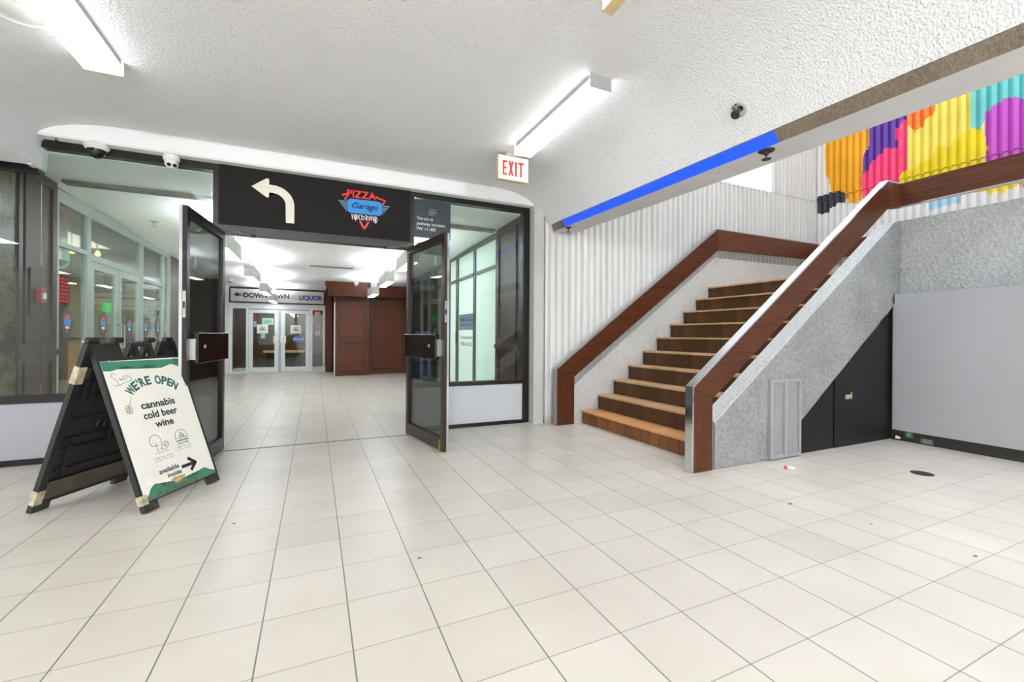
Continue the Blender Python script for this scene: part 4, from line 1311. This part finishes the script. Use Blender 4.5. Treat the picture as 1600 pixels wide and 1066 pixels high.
MB().box(-0.1, 0.75, 9.85, 9.97, zc(9.9) - 0.012, zc(9.9) + 0.004).build('frame', 'ink_grey', dv)
MB().box(-0.08, 0.73, 9.88, 9.94, zc(9.9) - 0.016, zc(9.9) - 0.0121).build('slot', 'frame_black', dv)

# =================================================================== LOBBY FITTINGS
def tubefix(x0, x1, y0, y1, label, name='ceiling_light'):
    f = thing(name, label, 'ceiling light', ((x0 + x1) / 2, (y0 + y1) / 2, 2.79), 'surface mounted tube lights')
    MB().box(x0 + 0.004, x1 - 0.004, y0 + 0.03, y1 - 0.03, 2.845, 2.882).build('housing', 'panel_grey', f)
    mb = MB()
    MB().box(x0, x1, y0 + 0.006, y1 - 0.006, 2.79, 2.8445).build('diffuser', 'tube_light', f, bevel=0.006)
    MB().box(x0 - 0.001, x1 + 0.001, y0 - 0.004, y0 + 0.0055, 2.788, 2.882).build('end_cap', 'panel_grey', f)
    MB().box(x0 - 0.001, x1 + 0.001, y1 - 0.0055, y1 + 0.002, 2.788, 2.882).build('end_cap', 'white_plastic', f)
    return f
tubefix(1.685, 1.855, 2.45, 3.68, 'long white tube light on the ceiling beside the exit sign')
tubefix(-1.355, -1.155, 2.42, 3.665, 'long white tube light on the ceiling above the sandwich board')
# red exit sign
def exit_sign(M, label):
    """M: origin at bottom centre of the face, x along face, y up, z toward viewer"""
    e = thing('exit_sign', label, 'exit sign', tuple(M.to_translation()))
    mb = MB().obox(M, -0.162, 0.162, 0, 0.235, -0.055, 0.0)
    hs = mb.build('housing', 'cream_housing', e)
    mb = MB().obox(M, -0.156, 0.156, 0.008, 0.228, 0.0005, 0.004)
    fc = mb.build('face', 'exit_face', e)
    Mt = M @ Matrix.Translation((-0.012, 0.04, 0.0042))
    mb = MB()
    t = 0.022; H = 0.145; x = -0.105
    for (a, b, c, d) in ((0, t, 0, H), (t, 0.05, H - t, H), (t, 0.045, H / 2 - t / 2, H / 2 + t / 2), (t, 0.05, 0, t)):
        mb.prism([(x + a, c), (x + b, c), (x + b, d), (x + a, d)], Mt, 0.001)
    x = -0.045
    mb.prism([(x, 0), (x + 0.022, 0), (x + 0.058, H), (x + 0.036, H)], Mt, 0.001)
    mb.prism([(x + 0.036, 0), (x + 0.058, 0), (x + 0.022, H), (x, H)], Mt, 0.0011)
    x = 0.027
    mb.prism([(x, 0), (x + t, 0), (x + t, H), (x, H)], Mt, 0.001)
    x = 0.06
    mb.prism([(x, H - t), (x + 0.062, H - t), (x + 0.062, H), (x, H)], Mt, 0.001)
    mb.prism([(x + 0.02, 0), (x + 0.042, 0), (x + 0.042, H - t), (x + 0.02, H - t)], Mt, 0.001)
    mb.build('exit_lettering', emit('exit_red' + label[:9], (216, 36, 28), 0.35), fc)
    mb = MB()
    mb.ribbon([(0.13, 0.148), (0.142, 0.13), (0.13, 0.112)], M @ Matrix.Translation((0, 0, 0.0042)), 0.006, 0.001)
    mb.build('chevron', 'wood_panel_red', fc)
    mb = MB().obox(M, -0.07, 0.08, 0.2355, 0.29, -0.05, -0.006)
    mb.build('canopy', 'white_plastic', e)
    return e
exit_sign(front(1.755, 3.85, 2.612), 'lit red exit sign hanging at the end of the tube light')
exit_sign(frame((1.235, 1.54, 2.64), (0.0, -1, 0), (0, 0, 1)), 'cream exit sign cut by the picture edge near the ceiling')
sd = thing('ceiling_ring', 'white round recessed ring in the stippled ceiling corner', 'speaker', (-1.51, 3.31, 2.88))
MB().lathe([(0.15, 0.002), (0.155, -0.004), (0.15, -0.012), (0.128, -0.012), (0.122, -0.003), (0.115, 0.002)], Matrix.Translation((-1.51, 3.31, 2.88)), 36).build('outer_ring', 'white_plastic', sd, smooth=True)
MB().lathe([(0.0, 0.002), (0.085, 0.002), (0.085, -0.008), (0.06, -0.013), (0.0, -0.013)], Matrix.Translation((-1.51, 3.31, 2.88)), 30).build('centre_disc', 'white_plastic', sd, smooth=True)
hk = thing('soffit_hook', 'tiny dark hook under the bulkhead beyond the dome camera', 'hook', (-1.97, 4.86, 2.72))
MB().tube([(-1.97, 4.86, 2.722), (-1.97, 4.86, 2.70), (-1.95, 4.85, 2.695)], 0.005).build('hook', 'grate_dark', hk)
hk = thing('cable_gland', 'dark green cable gland where the bulkhead meets the beam', 'fitting', (2.535, 4.79, 2.72))
MB().cyl((2.535, 4.80, 2.76), (2.535, 4.785, 2.70), 0.022, 0.016).build('gland_body', plain('gland', (58, 62, 50), 0.5), hk, smooth=True)
MB().tube([(2.535, 4.795, 2.75), (2.50, 4.812, 2.78), (2.45, 4.812, 2.82), (2.38, 4.812, 2.845)], 0.004).build('cable', 'ink_grey', hk)

# blue LED strip on the beam step
led = thing('led_strip', 'glowing blue light strip along the beam beside the stair', 'light strip', (2.7, 3.2, 2.45))
mb = MB(); rows = []
for y in (4.50, 3.8, 3.0, 2.4, 1.86):
    w = 0.004
    z1_, z0_ = 2.492 + zr(y), 2.428 + zr(y)
    rows.append([mb.bm.verts.new(p) for p in ((2.7012, y, z1_), (2.7505, y, z0_ - 0.004), (2.7475, y, z0_ - 0.007), (2.698, y, z1_ - 0.003))])
for a, b in zip(rows[:-1], rows[1:]):
    for i in range(4):
        mb.bm.faces.new((a[i], a[(i + 1) % 4], b[(i + 1) % 4], b[i]))
mb.bm.faces.new(rows[0]); mb.bm.faces.new(rows[-1][::-1])
mb.build('light_tape', 'blue_led', led)

# floor drain, lighter, crumbs
dr = thing('floor_drain', 'round dark floor drain in the pale tiles near the grey panel', 'drain', (4.5, 1.825, 0))
MB().lathe([(0.0, 0.0), (0.074, 0.0), (0.074, 0.0025), (0.066, 0.004), (0.0, 0.004)], Matrix.Translation((4.5, 1.825, 0)), 28).build('plate', 'grate_dark', dr)
mb = MB()
for i in range(-2, 3):
    mb.box(4.5 - 0.05, 4.5 + 0.05, 1.825 + i * 0.02 - 0.004, 1.825 + i * 0.02 + 0.004, 0.0042, 0.0052)
mb.build('slots', 'frame_black', dr)
lt = thing('lighter', 'small white lighter with a red end lying by the stair vent', 'lighter', (3.6, 2.34, 0))
d = Vector((0.55, -0.83, 0)).normalized()
c_ = Vector((3.60, 2.335, 0.013))
MB().cyl(c_ - d * 0.005, c_ + d * 0.045, 0.012).build('body', 'white_plastic', lt, smooth=True)
MB().cyl(c_ - d * 0.030, c_ - d * 0.0055, 0.0125).build('red_end', 'ink_red', lt, smooth=True)
CR = [((2.86, 1.84), 'scrap of grit on the tile seam near the floor drain', 0.016), ((0.475, 2.13), 'chipped grout crumb on the seam in the open floor', 0.011),
      ((3.04, 1.02), 'dark crumb on the tiles toward the camera', 0.012), ((3.35, 0.90), 'longer dark crumb beside another crumb on the tiles', 0.016),
      ((-0.42, 2.95), 'small dark chip on a seam in front of the sandwich board', 0.009), ((3.0, 1.45), 'tiny dark speck in the middle of the bright tiles', 0.008)]
for (x, y), lab, r in CR:
    cb = MB()
    bmesh.ops.create_icosphere(cb.bm, subdivisions=2, radius=r, matrix=Matrix.Translation((x, y, r * 0.25)) @ Matrix.Diagonal((1, 0.6, 0.3, 1)))
    for v in cb.bm.verts:
        v.co.x += 0.2 * r * mnoise.noise(v.co * 90)
        v.co.z = max(0.0003, v.co.z)
    tag(cb.build('crumb', 'debris_grey', smooth=True), lab, 'debris')

# =================================================================== SANDWICH BOARD
FL = Vector((-0.916, 3.321, 0)); U = Vector((0.456, 0.890, 0)).normalized()
BL = Vector((-1.59, 3.626, 0))
TOP = (FL + BL) / 2 + Vector((0, 0, 1.06))
ab = thing('sandwich_board', 'black folding sandwich board with a worn white and green poster', 'sandwich board', tuple((FL + BL) / 2 + U * 0.3))
def board_M(base):
    M = frame(base, U, TOP - base)
    return M
MFb = board_M(FL)
LEN = (TOP - FL).length
if MFb.col[2].x < 0:
    pass
Wd = 0.60
def face_panel(M, sgn):
    """black moulded panel; sgn = +1 outer face along +z of M"""
    t0, t1 = (-0.035, -0.003) if sgn > 0 else (0.003, 0.035)
    mb = MB()
    # side stiles, rails
    mb.obox(M, -0.012, 0.03, 0.06, 1.106, t0, t1)
    mb.obox(M, Wd - 0.03, Wd + 0.012, 0.06, 1.106, t0, t1)
    mb.obox(M, 0.03, Wd - 0.03, 0.06, 0.09, t0, t1)
    mb.obox(M, 0.03, Wd - 0.03, 0.95, 0.99, t0, t1)
    m0, m1 = (-0.022, -0.008) if sgn > 0 else (0.008, 0.022)
    mb.obox(M, 0.03, Wd - 0.03, 0.09, 0.95, m0, m1)
    # top: two cheeks and windows of the handle
    mb.obox(M, 0.03, 0.17, 0.99, 1.106, t0, t1)
    mb.obox(M, Wd - 0.10, Wd - 0.03, 0.99, 1.106, t0, t1)
    mb.obox(M, 0.17, 0.27, 0.99, 1.0, t0, t1)
    mb.obox(M, 0.27, 0.295, 0.99, 1.08, t0, t1)
    mb.obox(M, 0.295, 0.385, 0.99, 1.0, t0, t1)
    mb.obox(M, 0.385, 0.41, 0.99, 1.08, t0, t1)
    mb.obox(M, 0.41, Wd - 0.10, 0.99, 1.0, t0, t1)
    mb.obox(M, 0.27, 0.41, 1.08, 1.108, t0, t1)
    return mb, t0, t1
mb, t0, t1 = face_panel(MFb, 1)
fp = mb.build('front_panel', 'plastic_black', ab)
for a in (0.0, Wd - 0.075):
    MB().obox(MFb, a - 0.012, a + 0.087, 0.008, 0.059, t0, t1).build('foot', 'rubber', fp)
MBb = board_M(BL)
mb, t0, t1 = face_panel(MBb, -1)
bp = mb.build('back_panel', 'plastic_black', ab)
for a in (0.0, Wd - 0.075):
    MB().obox(MBb, a - 0.012, a + 0.087, 0.008, 0.059, t0, t1).build('foot', 'rubber', bp)
# moulded ribs on the inner face of the back panel
mb = MB()
for v in (0.26, 0.40, 0.47, 0.60, 0.74, 0.86):
    mb.obox(MBb, 0.05, Wd - 0.05, v, v + 0.012, 0.022, 0.034)
for (x, a, b) in ((0.09, 0.24, 0.44), (0.34, 0.36, 0.56), (0.07, 0.72, 0.94), (0.12, 0.72, 0.94)):
    mb.obox(MBb, x, x + 0.014, a, b, 0.022, 0.038)
mb.build('moulded_ribs', 'plastic_black', bp)
Mr = MBb @ Matrix.Translation((0.26, 0.535, 0.022))
MB().lathe([(0.034, 0.0), (0.030, 0.014), (0.024, 0.014), (0.020, 0.0)], Mr, 24).build('moulded_ring', 'plastic_black', bp)
# hinge pins
for a in (0.02, 0.18, 0.42, Wd - 0.03):
    p = TOP + U * a
    MB().cyl(p - U * 0.03 + Vector((0, 0, -0.006)), p + U * 0.03 + Vector((0, 0, -0.006)), 0.019).build('hinge', 'plastic_black', ab, smooth=True)
MB().cyl(TOP - U * 0.035 + Vector((0, 0, -0.012)), TOP - U * 0.012 + Vector((0, 0, -0.012)), 0.009).build('hinge_pin', 'steel', ab, smooth=True)
for a in (0.06, Wd - 0.05):
    MB().cyl(MFb @ Vector((a, 0.975, -0.003)), MFb @ Vector((a, 0.975, 0.004)), 0.008, seg=12).build('bolt', 'ink_grey', fp)
# tape
mb = MB()
mb.obox(MBb, -0.015, 0.032, 0.845, 0.955, -0.001, 0.037)
mb.build('tape', 'tape_pale', bp)
MB().obox(MBb, 0.0325, 0.16, 0.85, 0.95, 0.0225, 0.0245).build('tape', 'clear_tape', bp)
MB().obox(MBb, 0.033, Wd + 0.013, 0.085, 0.20, 0.0352, 0.0365).build('tape', 'clear_tape', bp)
MB().obox(MBb, -0.015, 0.0322, 0.06, 0.15, -0.001, 0.037).build('tape', 'tape_pale', bp)
MB().obox(MFb, -0.014, 0.025, 0.055, 0.115, -0.037, 0.0005).build('tape', 'tape_pale', fp)
# poster
pp = []
po = MB().obox(MFb, 0.006, 0.594, 0.068, 0.978, -0.007, -0.0015).build('poster', 'paper_cream', ab)
def smooth(pts, n=6):
    P = [pts[0]] + list(pts) + [pts[-1]]
    out = []
    for i in range(1, len(P) - 2):
        p0_, p1_, p2_, p3_ = P[i - 1:i + 3]
        for j in range(n):
            t = j / n
            out.append(tuple(0.5 * (2 * p1_[k] + (p2_[k] - p0_[k]) * t + (2 * p0_[k] - 5 * p1_[k] + 4 * p2_[k] - p3_[k]) * t * t + (3 * p1_[k] - p0_[k] - 3 * p2_[k] + p3_[k]) * t ** 3) for k in range(2)))
    return out + [pts[-1]]
PZ = MFb @ Matrix.Translation((0, 0, -0.0015))
wave = [(0.012, 0.915), (0.05, 0.912), (0.09, 0.92), (0.125, 0.935), (0.16, 0.942), (0.195, 0.93), (0.23, 0.914), (0.265, 0.918), (0.30, 0.932), (0.33, 0.940), (0.365, 0.93), (0.405, 0.908), (0.44, 0.912), (0.475, 0.922), (0.515, 0.929), (0.55, 0.915), (0.594, 0.901)]
MB().prism([(0.006, 0.976), (0.006, 0.914)] + smooth(wave) + [(0.594, 0.966)], PZ, 0.0006).build('green_band', 'poster_green', po)
low_ = [(0.006, 0.085), (0.04, 0.105), (0.07, 0.14), (0.11, 0.155), (0.15, 0.13), (0.20, 0.108), (0.24, 0.112), (0.29, 0.125), (0.33, 0.118), (0.38, 0.094), (0.42, 0.10), (0.46, 0.13), (0.51, 0.135), (0.55, 0.11), (0.594, 0.092)]
MB().prism([(0.594, 0.068), (0.006, 0.068)] + smooth(low_), PZ, 0.0006).build('green_band', 'poster_green', po)
MB().prism([(0.01, 0.07), (0.02, 0.085), (0.10, 0.10), (0.18, 0.092), (0.26, 0.11), (0.34, 0.10), (0.44, 0.085), (0.59, 0.078), (0.59, 0.07)], PZ, 0.0009).build('mud_stain', 'mud_green', po)
MB().prism([(0.215, 0.142), (0.25, 0.152), (0.30, 0.148), (0.335, 0.146), (0.33, 0.13), (0.29, 0.115), (0.25, 0.11), (0.235, 0.13)], PZ, 0.0008).build('tan_stain', 'stain_tan', po)
TZ = MFb @ Matrix.Translation((0, 0, -0.0009))
word = "WE'RE OPEN"
wdt = {'W': 1.3, 'E': 0.95, "'": 0.4, 'R': 1.0, ' ': 0.55, 'O': 1.15, 'P': 1.0, 'N': 1.1}
tot = sum(wdt[c] for c in word)
pos = 0
gl_ = thing('x', 'x', 'x'); bpy.data.objects.remove(gl_)
for ch in word:
    f = (pos + wdt[ch] / 2) / tot
    pos += wdt[ch]
    if ch == ' ':
        continue
    a = R(154 - 128 * f)
    cx, cy, rx, ry = 0.312, 0.688, 0.185, 0.112
    px_, py_ = cx + rx * math.cos(a), cy + ry * math.sin(a)
    tang = math.atan2(ry * math.cos(a), -rx * math.sin(a)) + math.pi
    text('green_letter', ch, TZ @ Matrix.Translation((px_, py_, 0)), 0.058, 'ink_green', po, rot=tang, bold=0.035, width=0.042 * wdt[ch] * (0.6 if ch == "'" else 1), thick=0.0006)
for s_, cx, z, w in (('cannabis', 0.309, 0.640, 0.265), ('cold beer', 0.305, 0.570, 0.265), ('wine', 0.308, 0.502, 0.145)):
    text('black_lettering', s_, TZ @ Matrix.Translation((cx, z, 0)), 0.048, 'ink_black', po, width=w, bold=0.025, thick=0.0006)
for s_, cx, z, w in (('available', 0.232, 0.200, 0.155), ('inside', 0.262, 0.160, 0.11)):
    text('black_lettering', s_, TZ @ Matrix.Translation((cx, z, 0)), 0.030, 'ink_black', po, width=w, bold=0.02, thick=0.0006)
mb = MB()
mb.ribbon([(0.335, 0.196), (0.44, 0.196)], TZ, 0.022, 0.0006)
mb.ribbon([(0.40, 0.236), (0.448, 0.196), (0.40, 0.158)], TZ, 0.022, 0.0007)
mb.build('arrow_mark', 'ink_black', po)
# handwriting
TH = TZ @ Matrix.Translation((0.004, 0.128, 0)) @ Matrix.Diagonal((0.86, 0.86, 1, 1))
mb = MB()
mb.ribbon([(0.085, 0.885), (0.06, 0.895), (0.045, 0.875), (0.06, 0.855), (0.085, 0.835), (0.085, 0.805), (0.06, 0.795), (0.045, 0.808)], TH, 0.0035, 0.0005)
mb.ribbon([(0.10, 0.855), (0.108, 0.835), (0.115, 0.848), (0.122, 0.835), (0.13, 0.858)], TH, 0.003, 0.0005)
mb.ribbon([(0.155, 0.865), (0.14, 0.865), (0.14, 0.84), (0.155, 0.84)], TH, 0.003, 0.0005)
mb.ribbon([(0.165, 0.842), (0.165, 0.868), (0.19, 0.862), (0.192, 0.835)], TH, 0.003, 0.0005)
mb.ribbon([(0.09, 0.80), (0.13, 0.815), (0.185, 0.825), (0.20, 0.84)], TH, 0.0035, 0.0005)
mb.ribbon([(0.13, 0.73), (0.105, 0.685)], TZ, 0.0025, 0.0005)
for i in range(6):
    a = R(60 * i)
    mb.ribbon(arc(0.09 + 0.016 * math.cos(a), 0.652 + 0.02 * math.sin(a), 0.010, 0, 360, 8), TZ, 0.003, 0.0005)
mb.build('pen_drawing', 'ink_pen', po)
# two line logos
mb = MB()
mb.ribbon([(0.165, 0.385)] + arc(0.196, 0.415, 0.042, 200, -20, 14) + [(0.236, 0.38), (0.222, 0.352), (0.27, 0.352)], TZ, 0.0035, 0.0005)
mb.ribbon([(0.165, 0.385), (0.212, 0.385)], TZ, 0.0035, 0.0005)
mb.ribbon([(0.192, 0.405), (0.196, 0.345)], TZ, 0.0035, 0.0005)
mb.ribbon(arc(0.268, 0.380, 0.018, 0, 360, 12), TZ, 0.004, 0.0005)
mb.ribbon([(0.258, 0.372), (0.278, 0.388)], TZ, 0.003, 0.0005)
mb.build('line_logo', 'ink_pen', po)
mb = MB()
mb.ribbon(arc(0.402, 0.395, 0.052, -5, 185, 16, 0.055), TZ, 0.0035, 0.0005)
mb.ribbon([(0.35, 0.39), (0.375, 0.392)], TZ, 0.0035, 0.0005)
mb.ribbon([(0.43, 0.392), (0.454, 0.39)], TZ, 0.0035, 0.0005)
for (x, h) in ((0.383, 0.02), (0.395, 0.045), (0.408, 0.035), (0.42, 0.022)):
    mb.ribbon([(x, 0.388), (x, 0.388 + h), (x + 0.008, 0.388 + h), (x + 0.008, 0.388)], TZ, 0.0025, 0.0005)
mb.build('line_logo', 'ink_pen', po)
text('small_lettering', 'DOWNTOWN', TZ @ Matrix.Translation((0.402, 0.368, 0)), 0.012, 'ink_black', po, width=0.10, bold=0.02, thick=0.0005)
text('blue_lettering', 'LIQUOR', TZ @ Matrix.Translation((0.402, 0.348, 0)), 0.014, 'ink_blue', po, width=0.095, thick=0.0005, bold=0.01)
text('grey_lettering', 'DOWNTOWN', TZ @ Matrix.Translation((0.222, 0.330, 0)), 0.009, 'ink_grey', po, width=0.10, thick=0.0005)
text('grey_lettering', '(780) 761-1420', TZ @ Matrix.Translation((0.222, 0.298, 0)), 0.010, 'ink_grey', po, width=0.13, thick=0.0005)
text('grey_lettering', '(780) 425-1234', TZ @ Matrix.Translation((0.402, 0.326, 0)), 0.010, 'ink_grey', po, width=0.12, thick=0.0005)
mb = MB()
mb.ribbon([(0.15, 0.286), (0.30, 0.286)], TZ, 0.003, 0.0005)
mb.ribbon([(0.335, 0.314), (0.47, 0.314)], TZ, 0.003, 0.0005)
mb.build('small_print', 'ink_grey', po)
